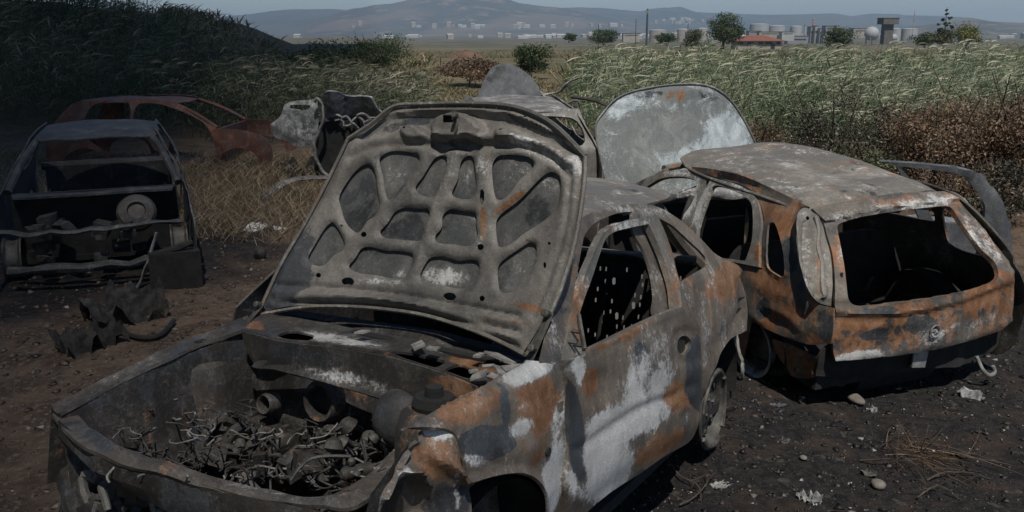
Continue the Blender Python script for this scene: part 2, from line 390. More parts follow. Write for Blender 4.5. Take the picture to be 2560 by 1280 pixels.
# right-hand side: mirrored plain body side
def msx(y, z, o=0): return np.stack([(S(z, y) - o), y, z], 1)
rs_out = [(-.16, .35), (-.18, .8), (-.1, .97), (.05, 1.0), (.3, 1.2), (.6, 1.3), (.9, 1.37), (1.3, 1.36), (1.6, 1.3), (2.05, .95, 1), (2.1, .9), (2.1, .26, 1), (.72, .26, 1), (.64, .42), (.5, .58), (.3, .63), (.1, .58), (-.04, .42), (-.08, .32, 1)]
mb = MB(); mb.tube(wav([(-.66, .40, 1.02), (0, .42, 1.0), (.66, .40, 1.02)]), .03); mb.build('seat_back_rail', M_frame, mcar, jit=.015)
lpanel('body_side', lambda u, v: msx(u, v), rs_out, [[(.75, 1.0), (.72, 1.22), (.85, 1.3), (1.25, 1.3), (1.5, 1.24), (1.9, .97), (1.4, .95)], [(.2, 1.0), (.4, 1.14), (.62, 1.24), (.62, 1.0), (.4, .96)]], M_bay, mcar, .012, .1, .06, (-1, 0, 0))
# pierced back-rest sheet of the rear seat: light from the boot shows through its slots
hol = []; rr = random.Random(3)
for i in range(22):
    for j in range(9):
        if rr.random() < .55:
            x = -.60 + i * .042 + rr.uniform(-.010, .010); z = .46 + j * .058 + rr.uniform(-.014, .014); a, b = (.006, .013) if rr.random() < .8 else ((.011, .02) if rr.random() < .5 else (.008, .008))
            hol.append([(x - a, z - b * .5), (x - a * .4, z - b), (x + a * .6, z - b * .9), (x + a, z + b * .4), (x + a * .3, z + b), (x - a * .8, z + b * .8)])
lpanel('seat_back_sheet', lambda u, v: np.stack([u, .48 - .12 * (v - .5), v], 1), [(-.68, .34, 1), (.68, .34, 1), (.68, 1.0, 1), (-.68, 1.0, 1)], hol, M_black, mcar, .004, .2, .03, (0, -1, 0))
lpanel('boot_floor', lambda u, v: np.stack([u, v, .38 + 0 * u], 1), [(-.62, -.14, 1), (.62, -.14, 1), (.62, .44, 1), (-.62, .44, 1)], [], M_bootash, mcar, .02, .12, .1, (0, 0, -1), rough=.02)
# roof
def mroof(x, y): return 1.415 - .075 * (x / .6) ** 2 - .10 * np.clip(y - 1.25, 0, 2) ** 1.3 * 2 - .16 * np.clip(.5 - y, 0, 2) ** 1.4
lpanel('roof', lambda u, v: np.stack([u, v, mroof(u, v)], 1), [(-.555, 1.5), (-.575, 1.2), (-.57, .8), (-.55, .55), (-.5, .42), (0, .34), (.5, .42), (.55, .55), (.57, .8), (.575, 1.2), (.555, 1.5), (.3, 1.6), (0, 1.63), (-.3, 1.6)], [], M_roof, mcar, .01, .08, .06, (0, 0, -1), rough=.006)
# rear: pillars, rear deck, back panel
mb = MB(); mb.tube(wav([(-.45, .42, 1.27), (-.50, .2, 1.08), (-.58, -.02, .90)]), .04); mb.build('rear_pillar', M_main, mcar)
mb = MB(); mb.tube(wav([(.45, .42, 1.27), (.50, .2, 1.08), (.58, -.02, .90)]), .04); mb.build('rear_pillar', M_main, mcar)
lpanel('boot_panel', lambda u, v: np.stack([u, -.22 + .1 * (u / .7) ** 2 + .25 * np.clip(v - .9, 0, 1), v], 1), [(-.74, .35, 1), (-.76, .7), (-.7, .92, 1), (.7, .92, 1), (.76, .7), (.74, .35, 1)], [], M_bootash, mcar, .01, .12, .08, (0, 1, 0), rough=.01)
mb = MB(); mb.box((0, 1.0, .2), (1.5, 2.2, .05)); mb.box((0, 2.1, .55), (1.45, .04, .7)); mb.build('floor_pan', M_black, mcar)
for sx in (-.36, .36):
    mb = MB()
    for k in range(5): mb.tube(wav([(sx - .2 + k * .1, 1.25, .3), (sx - .2 + k * .1, .98, .42), (sx - .2 + k * .1, .86, .8), (sx - .2 + k * .1, .8, .98)]), .008, 5)
    mb.tube(wav([(sx - .24, 1.2, .34), (sx - .24, .9, .5), (sx - .22, .8, 1.0), (sx, .78, 1.06), (sx + .22, .8, 1.0), (sx + .24, .9, .5), (sx + .24, 1.2, .34)]), .016, 6)
    mb.build('seat_frame', M_black, mcar)
mb = MB(); mb.tube([(-.68, 1.95, .84), (-.2, 1.97, .88), (.68, 1.95, .84)], .045); mb.tube(wav([(-.36, 1.95, .8), (-.36, 1.7, .92)]), .02); mb.build('dashboard_beam', M_bay, mcar, jit=.01)
mb = MB(); mb.tube(wav([(.36 * math.cos(a) * .5 - .36, 1.66 + .05 * math.sin(a), .95 + .17 * math.sin(a)) for a in np.linspace(0, 6.28, 16)], 2), .010, 6); mb.build('steering_wheel', M_black, mcar)
# ---- left door: skin, window frame
dskin = [(1408, 907, 1), (1462, 878), (1520, 848), (1581, 820), (1640, 790), (1675, 776), (1706, 764, 1), (1722, 776), (1745, 806), (1754, 852), (1757, 909), (1754, 980), (1747, 1030), (1739, 1065), (1722, 1105), (1665, 1138), (1591, 1190), (1524, 1232), (1470, 1278), (1412, 1335, 1), (1417, 1220), (1423, 1119), (1424, 1011), (1420, 951)]
hole_h = [(1707, 845), (1721, 840), (1733, 850), (1735, 868), (1727, 884), (1712, 889), (1702, 878), (1701, 860)]
door = panel('door', MM, sideout, dskin, [hole_h], M_main, mcar, 4, .03, 10, 7, (1, 0, 0), rough=.003,
      relief=[('line', [(1450, 1120), (1520, 1070), (1600, 1020), (1690, 985), (1735, 965)], -.012, 14), ('line', [(1450, 1112), (1520, 1060), (1600, 1008), (1690, 975)], .008, 12),
              ('line', [(1440, 1240), (1540, 1160), (1640, 1100), (1730, 1060)], .012, 30), ('poly', [(1690, 830), (1745, 830), (1750, 905), (1690, 905)], -.014, 20), ('line', [(1415, 905), (1540, 845), (1700, 772)], .010, 8), ('poly', [(1470, 950), (1530, 930), (1545, 985), (1480, 1010)], -.012, 40)],
      paint=[(A_, 1520, 1080, 120, 60, -35, .75), (A_, 1500, 1180, 90, 70, -35, .75), (A_, 1620, 960, 70, 90, 10, .5), (A_, 1440, 930, 30, 40, 0, .7), (A_, 1640, 1040, 80, 30, -30, .4), (A_, 1580, 880, 120, 25, -25, .12),
             (G_, 1480, 952, 26, 38, 10, .85), (A_, 1480, 952, 24, 34, 10, -1.1), (G_, 1690, 990, 36, 45, 20, .8), (A_, 1690, 990, 30, 40, 20, -.6), (G_, 1640, 1120, 90, 26, -35, .6), (A_, 1650, 1125, 85, 26, -35, -.6), (B_, 1440, 1070, 24, 150, -6, .7), (A_, 1438, 1070, 24, 150, -6, -1.2),
             (B_, 1738, 930, 24, 90, 0, .6), (A_, 1740, 930, 26, 110, 0, -.9), (B_, 1590, 900, 80, 40, -25, .22), (G_, 1530, 850, 110, 16, -27, .4), (B_, 1560, 1215, 90, 16, -35, .5)])
frame_out = [(1405, 905, 1), (1440, 740), (1470, 660), (1501, 590), (1530, 564), (1581, 549), (1636, 540, 1), (1650, 573), (1676, 642), (1697, 715), (1705, 766, 1), (1672, 782, 1), (1560, 836), (1462, 882), (1428, 898)]
frame_in = [(1449, 786), (1482, 690), (1513, 600), (1536, 580), (1581, 568), (1622, 560, 1), (1657, 640), (1680, 716), (1686, 768, 1), (1630, 792), (1560, 826), (1466, 872, 1), (1456, 828)]
panel('window_frame', MM, lambda P: sideout(P) - .012, frame_out, [frame_in], M_frame, door, 4, .028, 9, 6, (1, 0, 0), rough=.002, relief=[('line', frame_out[1:10], .006, 5)], paint=[(G_, 1440, 800, 30, 130, -15, .4), (A_, 1570, 560, 80, 20, -10, .4)])
mb = MB(); c = mp(1717, 864, sideout) + Vector((.035, 0, 0)); mb.box(c, (.012, .13, .12)); mb.build('handle_recess', M_black, door)
mb = MB()
for px, py in ((1436, 828), (1428, 855), (1440, 862)):
    p = mp(px, py, sideout); mb.tube([p + Vector((.01, 0, 0)), p - Vector((.022, 0, 0))], .007, 6)
p0 = mp(1456, 790, sideout); mb.tube([mp(1447, 786, sideout), mp(1462, 872, sideout)], .008, 6); mb.build('mirror_bolts', M_steel, door)
# ---- left wing with wheel arch, and its crumpled nose
wing = [(1338, 904, 1), (1405, 906, 1), (1418, 951), (1422, 1011), (1420, 1119), (1413, 1220), (1408, 1330, 1), (1366, 1330, 1), (1362, 1246), (1349, 1213), (1323, 1188), (1286, 1179), (1235, 1184), (1167, 1203, 1), (1150, 1130), (1134, 1082), (1090, 1070), (1036, 1080, 1), (1134, 1018), (1242, 961)]
panel('wing', MM, side, wing, [], M_main, mcar, 4, .012, 10, 7, (1, 0, 0), rough=.004,
      relief=[('line', [(1340, 910), (1242, 966), (1134, 1024), (1040, 1080)], -.03, 14), ('line', [(1362, 1280), (1362, 1246), (1349, 1213), (1323, 1188), (1286, 1179), (1235, 1184), (1167, 1203)], .014, 10), ('line', [(1160, 1150), (1260, 1120), (1400, 1110)], .01, 40)],
      paint=[(A_, 1330, 930, 70, 26, -30, .8), (G_, 1200, 1010, 110, 40, -28, .42), (G_, 1350, 1000, 60, 80, 0, .42), (B_, 1265, 1010, 14, 60, 0, .7), (B_, 1210, 1110, 90, 45, -10, .75), (A_, 1300, 1070, 40, 22, -30, .6), (A_, 1380, 1200, 32, 110, 8, .7), (G_, 1330, 1110, 40, 70, 0, .4), (A_, 1395, 1050, 18, 60, 15, .4), (A_, 1180, 1150, 30, 20, 0, .4)])
mb = MB()
for px, py, r in ((1364, 1128, .016),):
    p = mp(px, py, side); mb.lathe(p + Vector((.006, 0, 0)), [(r, 0), (r * .9, -.02)], 12, Vector((1, 0, 0)))
mb.build('indicator_hole', M_black, mcar)
nose = [(1020, 1099, 1), (1034, 1082), (1090, 1068), (1134, 1082, 1), (1150, 1130), (1166, 1203), (1178, 1250), (1186, 1330, 1), (905, 1330, 1), (930, 1255), (965, 1190), (985, 1140)]
def nosef(P): return P[:, 0] + S(P[:, 2], P[:, 1]) - .02 - np.clip(P[:, 1] - 2.72, 0, 1) * .55 - .02 * np.sin(P[:, 2] * 21 + P[:, 1] * 9)
panel('crumpled_wing_nose', MM, nosef, nose, [], M_main, mcar, 3.5, .01, 11, 8, (1, 0, 0), rough=.012,
      relief=[('line', [(1034, 1084), (1060, 1130), (1120, 1165), (1166, 1200)], .03, 14), ('line', [(1000, 1172), (1040, 1180), (1062, 1210)], .035, 10), ('poly', [(985, 1230), (1050, 1190), (1075, 1300), (960, 1320)], -.05, 30), ('line', [(1020, 1100), (990, 1150), (950, 1240)], .03, 10)],
      paint=[(A_, 1090, 1080, 40, 16, 10, .8), (G_, 1080, 1150, 60, 60, 0, .4), (B_, 1120, 1260, 50, 60, 0, .4), (A_, 1000, 1160, 14, 60, 20, .4), (A_, 1135, 1220, 10, 60, -10, .4)])
# wheel in the front arch, bare rim
def rim(name, c, parent, r=.2, ax=(1, 0, 0), w=.15, mat=None):
    mb = MB(); a = Vector(ax); c = Vector(c)
    mb.lathe(c, [(r * .93, -w / 2), (r, -w / 2), (r, -w / 2 + .012), (r * .88, -w / 2 + .03), (r * .82, 0), (r * .86, w / 2 - .03), (r, w / 2 - .01), (r, w / 2), (r * .93, w / 2), (r * .8, w * .3), (r * .76, 0), (r * .8, -w * .3)], 40, a, cap=False)
    o = mb.build(name, mat or M_steel, parent)
    mb = MB(); mb.lathe(c, [(.0, w * .30), (r * .3, w * .30), (r * .36, w * .22), (r * .55, w * .2), (r * .8, w * .05), (r * .8, -.005), (.01, -.02)], 30, a, cap=False)
    q = Vector((0, 0, 1)).rotation_difference(a)
    for k in range(8):
        t = k * math.pi / 4; p = c + q @ Vector((r * .62 * math.cos(t), r * .62 * math.sin(t), w * .2)); mb.tube([p, p + a * .01], r * .07, 8)
    for k in range(4):
        t = k * math.pi / 2 + .4; p = c + q @ Vector((r * .26 * math.cos(t), r * .26 * math.sin(t), w * .3)); mb.tube([p, p + a * .014], r * .05, 6)
    mb.build('wheel_disc', M_steel, o)
    return o
for (x, y, z, sx) in ((-.70, 2.50, .20, -1), (.70, 2.5, .18, 1), (-.70, .32, .235, -1), (.70, .32, .22, 1)):
    rim('wheel_rim', (x, y, z), mcar, .215, (sx, 0, 0))
mb = MB()
for t0 in (.2, 2.4, 4.2): mb.tube([Vector((-.775, .32 + .2 * math.cos(t), .235 + .2 * math.sin(t))) for t in np.linspace(t0, t0 + 1.5, 10)], .012, 6)
mb.build('tyre_remains', M_steel, mcar, jit=.01)
# wheel housings (dark inner arches)
for sx in (-1, 1):
    for yy in (.32, 2.5):
        mb = MB(); V = []; F = []
        for i, a in enumerate(np.linspace(-.2, math.pi + .2, 16)):
            for x in (.58, .785): V.append((sx * x, yy + .36 * math.cos(a), .30 + .36 * math.sin(a)))
        F = [(2 * i, 2 * i + 1, 2 * i + 3, 2 * i + 2) for i in range(15)]; mb.add(V, F); mb.add([(sx * .59, yy + .36 * math.cos(a), .30 + .36 * math.sin(a)) for a in np.linspace(-.2, math.pi + .2, 16)], [tuple(range(16))])
        mb.build('wheel_housing', M_black, mcar)
# ---- bonnet leaning back on its hinges: outer skin and pierced inner frame
LEAN = R(20); hn = np.array([0, math.cos(LEAN), math.sin(LEAN)]); hp = np.array([0, 2.02, .95])
def hcurve(P): return .05 * (P[:, 0] / .65) ** 2 + .03 * ((P[:, 2] - 1.35) / .5) ** 2
hoodF = lambda P: (P - hp) @ hn - hcurve(P)
hood_out = [(640, 792, 1), (700, 660), (760, 560), (820, 445), (870, 345, 1), (925, 310), (985, 264, 1), (1060, 258), (1180, 256), (1290, 265, 1), (1380, 305), (1466, 388, 1), (1462, 470), (1440, 600), (1405, 720), (1370, 800), (1313, 892, 1), (1245, 856), (1160, 822), (1060, 792), (960, 776), (860, 768), (760, 769), (690, 780)]
Hh = [
 [(850, 490), (880, 440), (905, 416), (925, 411), (938, 430), (945, 480), (950, 515), (938, 540), (920, 552), (895, 582), (868, 560), (855, 525)],
 [(950, 400), (965, 384), (985, 378), (1010, 379), (1045, 386), (1050, 400), (1035, 430), (1000, 475), (975, 500), (965, 480), (958, 440)],
 [(1040, 470), (1060, 440), (1085, 400), (1105, 388), (1118, 395), (1115, 420), (1100, 470), (1085, 492), (1055, 488)],
 [(1131, 484), (1145, 450), (1152, 410), (1165, 392), (1182, 392), (1188, 420), (1192, 460), (1188, 488), (1175, 498), (1145, 496)],
 [(1232, 415), (1245, 392), (1275, 387), (1300, 390), (1325, 395), (1336, 412), (1325, 430), (1300, 450), (1275, 485), (1255, 500), (1240, 495), (1233, 455)],
 [(1242, 556), (1255, 535), (1300, 500), (1350, 448), (1375, 431), (1395, 437), (1403, 455), (1400, 490), (1390, 525), (1350, 560), (1310, 585), (1275, 612), (1250, 618), (1243, 590)],
 [(952, 580), (970, 558), (990, 530), (1015, 520), (1040, 522), (1070, 523), (1075, 540), (1062, 570), (1055, 600), (1030, 602), (990, 598), (962, 594)],
 [(1090, 590), (1105, 570), (1108, 540), (1125, 525), (1160, 528), (1190, 535), (1192, 560), (1195, 590), (1185, 610), (1165, 616), (1140, 612), (1095, 607)],
 [(772, 645), (790, 610), (815, 570), (832, 557), (845, 570), (862, 605), (858, 625), (835, 640), (810, 664), (785, 662)],
 [(874, 668), (890, 645), (905, 622), (930, 618), (965, 627), (1000, 628), (1032, 636), (1028, 665), (1015, 690), (990, 697), (940, 688), (900, 683)],
 [(1052, 690), (1062, 665), (1078, 645), (1110, 643), (1145, 652), (1180, 650), (1198, 658), (1195, 690), (1180, 715), (1150, 722), (1100, 712), (1060, 704)],
 [(1246, 670), (1260, 650), (1300, 622), (1325, 607), (1340, 612), (1342, 630), (1335, 665), (1320, 700), (1300, 720), (1270, 732), (1252, 728), (1246, 700)]]
slots = [[(985, 498), (1010, 464), (1018, 465), (1015, 475), (992, 500)], [(1205, 480), (1211, 475), (1216, 482), (1215, 510), (1209, 516), (1205, 508)], [(1122, 296, 1), (1158, 297, 1), (1156, 316, 1), (1122, 315, 1)]]
def ell(cx, cy, rx, ry): return [(cx + rx * math.cos(a), cy + ry * math.sin(a)) for a in np.linspace(0, 2 * math.pi, 9)[:-1]]
slots += [ell(876, 706, 16, 11), ell(1130, 743, 17, 10), ell(915, 588, 8, 7), ell(1207, 620, 9, 8), ell(803, 690, 7, 6), ell(1211, 748, 7, 7), ell(1062, 592, 3.5, 3.5), ell(1023, 325, 4, 4), ell(1264, 330, 4, 4), ell(1112, 457, 3, 3), ell(859, 566, 3, 3), ell(1378, 611, 4, 4), ell(1367, 665, 4, 8)]
for k in range(9):
    t = (k + .5) / 9; slots.append(ell(1000 + t * 290, 272 - 3 * math.sin(t * 3.14), 2.6, 2.2))
for k in range(5):
    t = (k + .5) / 5; slots.append(ell(1300 + t * 150, 284 + t * 98, 3, 2.6))
    slots.append(ell(985 - t * 105, 277 + t * 70, 2.6, 2.2))
outer = panel('bonnet', MM, lambda P: hoodF(P) + .012, hood_out, [], M_skin, mcar, 3.5, .004, 16, 10, (0, -1, -.36), rough=.002, paint=[(A_, 1110, 695, 60, 30, 5, .62), (A_, 1290, 440, 45, 40, 0, .26), (A_, 1375, 455, 26, 24, 0, .3), (B_, 1340, 530, 50, 40, -30, .28), (A_, 1165, 450, 16, 40, 0, .28), (A_, 1000, 430, 30, 20, 0, .22), (B_, 890, 500, 60, 90, 0, .25), (B_, 1015, 570, 60, 30, 0, .2), (B_, 815, 620, 40, 50, 0, .3), (A_, 1000, 685, 26, 10, -20, .4), (A_, 1310, 660, 24, 50, 0, .22)])
hood_in = [(650, 786, 1), (707, 660), (766, 560), (825, 448), (874, 352, 1), (928, 316), (988, 271, 1), (1060, 264), (1180, 262), (1286, 271, 1), (1376, 312), (1459, 391, 1), (1455, 470), (1434, 600), (1400, 715), (1365, 792), (1310, 880, 1), (1242, 846), (1160, 813), (1060, 784), (960, 769), (860, 762), (760, 763), (690, 774)]
rel = [('holes', h, -.030 * 0 + 0, 1) for h in []]
hp_all = np.vstack([spline(h, 8) for h in Hh])
o_in = None
def hood_frame():
    ol = spline(hood_in, 7); hs = [spline(h, 6) for h in Hh + slots]
    v, f = triangulate(ol, hs, 6.2)
    P = hit(MM, hoodF, v, 3.5)
    dm = np.full(len(v), 1e9)
    for h in [spline(h, 6) for h in Hh]: dm = np.minimum(dm, segdist(v, h))
    de = segdist(v, ol)
    d = .003 + .010 * sm(dm, 0, 6) + .004 * sm(dm, 9, 12)                      # stamped lips rise from each opening
    d = .004 + (d - .004) * sm(de, 4, 26) + .007 * np.exp(-((de - 16) / 6) ** 2)
    def ps(pts, amp, w):
        nonlocal d
        pl = spline(pts, 8); sd = segdist(v, pl); sd = np.where(inside(v, pl), sd, -sd); d += amp * sm(sd, -w / 2, w / 2)
    def ln(pts, amp, w):
        nonlocal d
        d += amp * np.exp(-(segdist(v, spline(pts, 8, False), False) / w) ** 2)
    ps([(900, 335), (985, 290), (1100, 283), (1190, 283), (1290, 295), (1400, 345), (1440, 385), (1380, 365), (1280, 330), (1240, 325), (1200, 342), (1080, 342), (1040, 315), (960, 340), (900, 352)], -.028, 12)   # deep gutter behind the leading edge
    ps([(1085, 320), (1100, 298), (1130, 287), (1165, 290), (1195, 305), (1210, 330), (1180, 350), (1120, 352), (1090, 345)], .055, 16)   # striker housing
    ps([(1010, 332), (1020, 312), (1045, 316), (1075, 332), (1070, 350), (1030, 352)], .022, 12)
    ps([(1245, 330), (1262, 318), (1290, 330), (1300, 352), (1260, 354)], .022, 12)
    ps([(1085, 352), (1200, 352), (1190, 384), (1140, 376), (1095, 384)], -.03, 14)
    ln([(880, 395), (940, 370), (1040, 362), (1080, 365)], -.014, 9); ln([(1200, 365), (1300, 368), (1380, 395), (1420, 440)], -.016, 10)
    ln([(1200, 350), (1290, 350), (1370, 370), (1430, 410)], .014, 10)
    ln([(1145, 380), (1110, 460), (1075, 560), (1045, 680)], .006, 5)
    for yy, a in ((1, -.012), (18, .008), (40, -.014), (56, .01)):
        ln([(690, 712 + yy), (900, 724 + yy), (1100, 752 + yy), (1300, 790 + yy)], a, 7)
    ln([(700, 752), (800, 745), (1000, 758), (1200, 812)], .012, 12)
    ln([(1430, 420), (1420, 560), (1380, 690), (1340, 790)], -.012, 9)
    d += .0015 * vnoise(P, 9, 2)
    inw = np.array([0, -math.cos(LEAN), -math.sin(LEAN)]); P2 = P - inw * d[:, None]
    m = np.zeros((len(v), 3))  # soot channel also paints in cast shade below the striker and leading edge
    for (ch, cx, cy, rx, ry, ang, amt) in [(A_, 1370, 385, 100, 30, 25, .42), (A_, 1435, 450, 26, 120, 10, .34), (A_, 1210, 430, 26, 80, 0, .36), (A_, 1125, 430, 20, 80, 15, .34), (A_, 1290, 350, 70, 14, 8, .32), (A_, 1210, 620, 40, 40, 0, .2), (A_, 980, 708, 120, 10, 5, .34), (B_, 700, 690, 60, 140, 22, .42), (B_, 840, 420, 60, 40, -50, .24), (B_, 1140, 268, 160, 10, 0, .3), (B_, 1350, 322, 90, 8, 22, .45), (B_, 1150, 365, 60, 16, 0, .5), (B_, 1050, 300, 60, 14, -3, .35), (G_, 1100, 470, 12, 70, 15, .2), (G_, 1330, 770, 60, 10, 15, .45), (G_, 1275, 510, 60, 10, -38, .75), (G_, 1213, 560, 9, 50, 0, .75), (A_, 1000, 660, 30, 200, 0, .05),
                                           (B_, 720, 700, 60, 120, 25, .35), (B_, 1000, 320, 90, 16, 0, .25), (A_, 1200, 770, 150, 12, 12, .2), (G_, 1250, 800, 90, 8, 10, .5), (A_, 1390, 700, 14, 90, 20, .3)]:
        c, s = math.cos(R(ang)), math.sin(R(ang)); dx, dy = v[:, 0] - cx, v[:, 1] - cy
        r = np.sqrt(((dx * c + dy * s) / rx) ** 2 + ((-dx * s + dy * c) / ry) ** 2); m[:, ch] += amt * (1 - sm(r, .5, 1.3))
    V, Fc = thicken(P2, f, .003, inw)
    return mesh_obj('inner_frame', V, Fc, M_inner, outer, sharp=60, attrs={'mask': np.vstack([m, m])})
o_in = hood_frame()
mb = MB(); q = lambda px, py, o=.06: mp(px, py, lambda P: hoodF(P) - o)
mb.tube(wav([q(1139, 292), q(1133, 300), q(1142, 310), q(1139, 325), q(1135, 332)]), .006, 6)
mb.lathe(q(1141, 291, .07), [(.012, 0), (.012, .02)], 10, Vector((0, .9, .4))); mb.build('striker', M_steel, outer)
# folded leading edge and side hems
for pts, r in (([(870, 347), (928, 309), (985, 266), (1060, 260), (1180, 258), (1290, 268), (1380, 308), (1464, 390)], .009), ([(1464, 390), (1459, 470), (1438, 600), (1403, 718), (1368, 798), (1318, 886)], .009), ([(644, 788), (702, 662), (762, 560), (822, 447), (870, 347)], .008), ([(650, 786), (760, 768), (860, 766), (960, 773), (1060, 788), (1160, 818), (1245, 852), (1310, 886)], .008)):
    mb = MB(); mb.tube(wav([q(a, b, .012) for a, b in pts], 5), r, 6); mb.build('hem', M_frame, outer)
for a, b, c in (((1372, 780), (1352, 830), (1322, 905)), ((655, 760), (632, 790), (612, 815))):
    mb = MB(); w_ = wav([q(*a, .03), q(*b, .04), q(*c, .02)], 4); mb.tube(w_, .016, 6, flat=.5)
    for p in (w_[1], w_[-3]): mb.lathe(p, [(.014, 0), (.014, .03), (.008, .034)], 8, Vector((0, .9, .4)))
    mb.build('hinge', M_steel, outer, jit=.006)
# ---- scuttle (cowl) with its openings, firewall
cowl = [(604, 826, 1), (650, 790), (700, 792), (900, 822), (1080, 858), (1250, 884), (1318, 905, 1), (1260, 938), (1190, 968, 1), (1085, 926), (967, 892), (853, 872), (693, 851)]
ch = [[(694, 838), (725, 828), (760, 832), (786, 840), (770, 850), (720, 848)], [(972, 886), (990, 880), (1060, 890), (1112, 900), (1090, 916), (1040, 908), (990, 894)], [(1112, 926), (1130, 914), (1155, 910), (1184, 926), (1180, 944), (1150, 942)]]
panel('scuttle', MM, lambda P: P[:, 2] - .90 - .02 * P[:, 0], cowl, ch, M_bay, mcar, 4, .01, 12, 8, (0, 0, -1), rough=.008,
      relief=[('line', [(604, 828), (693, 852), (853, 873), (967, 893), (1085, 927), (1190, 968)], .012, 8)],
      paint=[(A_, 850, 850, 120, 14, 8, .6), (G_, 1200, 905, 80, 22, 12, .8), (A_, 1280, 915, 50, 20, 10, .5), (G_, 640, 810, 30, 16, 0, .4)])
face = [(604, 828, 1), (693, 852), (853, 873), (967, 893), (1085, 927), (1190, 969, 1), (1195, 1005, 1), (1064, 1012), (959, 989), (811, 944), (700, 920), (642, 912), (615, 880)]
fF = lambda P: P[:, 1] - 2.43 + .35 * np.clip(.85 - P[:, 2], 0, 1)
panel('scuttle_face', MM, fF, face, [], M_bay, mcar, 4, .01, 12, 8, (0, -1, 0), rough=.008, relief=[('line', [(642, 914), (811, 944), (959, 989), (1064, 1012)], .03, 7)],
      paint=[(A_, 930, 960, 120, 12, 22, .5), (G_, 1130, 965, 70, 26, 20, .6), (B_, 760, 890, 110, 20, 10, .4), (A_, 820, 935, 80, 10, 15, .4)])
lpanel('firewall', lambda u, v: np.stack([u, 2.30 + .03 * np.sin(u * 9) + .02 * np.sin(v * 14), v], 1), [(-.68, .2, 1), (.68, .2, 1), (.68, .84, 1), (-.68, .84, 1)], [], M_sootpanel, mcar, .01, .05, .05, (0, -1, 0), rough=.02)
for px, py, r in ((675, 1007, .035), (812, 1000, .07)):
    p = mp(px, py, y=2.37); mb = MB(); mb.lathe(p, [(r * .75, -.03), (r * .8, .03), (r, .035), (r * 1.1, .02), (r * 1.15, -.02)], 18, Vector((0, 1, .1)), cap=False); mb.lathe(p, [(r * .76, -.02), (.001, -.021)], 18, Vector((0, 1, .1)), cap=False)
    mb.build('firewall_grommet', M_bay, mcar)
# ash flakes lying on the scuttle
rr = random.Random(5)
for px, py, s in ((1045, 862, .05), (1082, 872, .03), (1250, 893, .07), (1200, 888, .04), (1215, 915, .05), (1245, 925, .05), (1270, 905, .04), (1230, 940, .04), (905, 832, .04), (1195, 935, .05), (1280, 920, .05), (1180, 925, .03)):
    mb = MB(); p = mp(px, py, z=.93); mb.box(p, (s * rr.uniform(.8, 1.6), s * rr.uniform(.5, 1), .008), Matrix.Rotation(rr.uniform(0, 3), 3, 'Z') @ Matrix.Rotation(rr.uniform(-.4, .4), 3, 'X')); mb.build('ash_flake', M_wire, mcar, smooth=False, jit=.008)
# ---- engine bay
def flat_ring(px1, z, x=None): pass
rail_F = lambda P: P[:, 2] - np.interp(P[:, 1], [2.3, 2.6, 2.95], [.88, .82, .70])
rail = [(620, 795, 1), (540, 828), (450, 862), (360, 902), (270, 948), (190, 990), (128, 1022, 1), (150, 1042, 1), (225, 1000), (300, 958), (400, 912), (500, 868), (560, 848), (632, 822, 1)]
panel('right_wing_rail', MM, rail_F, rail, [], M_bay, mcar, 4, .012, 12, 9, (0, 0, -1), relief=[('line', [(632, 822), (500, 868), (400, 912), (300, 958), (225, 1000), (150, 1042)], .014, 6), ('line', [(620, 795), (450, 862), (270, 948), (128, 1022)], .014, 6)], rough=.006)
a0 = [mp(px, py, rail_F) for px, py in ((632, 822), (560, 848), (500, 868), (400, 912), (300, 958), (225, 1000), (150, 1042))]
mb = MB(); n_ = len(a0); V = a0 + [Vector((p.x - .10, p.y, .15)) for p in a0]; mb.add(V, [(i, i + 1, n_ + i + 1, n_ + i) for i in range(n_ - 1)]); mb.build('right_inner_wing', M_sootpanel, mcar, jit=.012)
a1 = [mp(px, py, rail_F) for px, py in ((620, 795), (450, 862), (270, 948), (128, 1022))]
mb = MB(); V = a1 + [Vector((p.x + .05, p.y, .42)) for p in a1]; mb.add(V, [(i, i + 1, 4 + i + 1, 4 + i) for i in range(3)]); mb.build('right_wing_skin', M_bay, mcar)
# left inner wing
mb = MB(); V = [Vector((-S(.9, y) + .06, y, z)) for y, z in ((2.3, .93), (2.5, .93), (2.7, .91), (2.85, .88), (2.98, .8))]; V += [Vector((p.x + .14, p.y, .15)) for p in V]; mb.add(V, [(i, i + 1, 5 + i + 1, 5 + i) for i in range(4)]); mb.build('left_inner_wing', M_sootpanel, mcar, jit=.01)
# crossmember (slam panel), bent
cmF = lambda P: P[:, 2] - .70 - .03 * np.sin(P[:, 0] * 5)
cm = [(122, 1027, 1), (168, 1010, 1), (215, 1055), (260, 1100), (340, 1130), (485, 1180), (600, 1210), (700, 1235), (790, 1256), (840, 1236), (885, 1205), (960, 1150), (1010, 1100), (1032, 1110, 1), (1000, 1172), (950, 1225), (890, 1268), (820, 1276), (700, 1264), (600, 1243), (485, 1216), (400, 1189), (310, 1158), (250, 1132), (200, 1110), (150, 1060)]
panel('slam_panel', MM, cmF, cm, [ell(868, 1232, 9, 6), ell(895, 1228, 7, 5)], M_slam, mcar, 3.5, .012, 12, 9, (0, 0, -1), rough=.012, relief=[('line', [(215, 1075), (340, 1150), (485, 1205), (700, 1255), (820, 1262), (900, 1235)], .014, 10)], paint=[(A_, 700, 1240, 250, 24, 15, .15), (B_, 300, 1120, 150, 30, 25, .3)])
e0 = [mp(px, py, cmF) for px, py in ((150, 1060), (250, 1132), (400, 1189), (600, 1243), (820, 1276), (950, 1225), (1000, 1172))]
V = []
for p in e0: V += [p, p + Vector((0, .01, -.05)), p + Vector((0, -.02, -.10))]
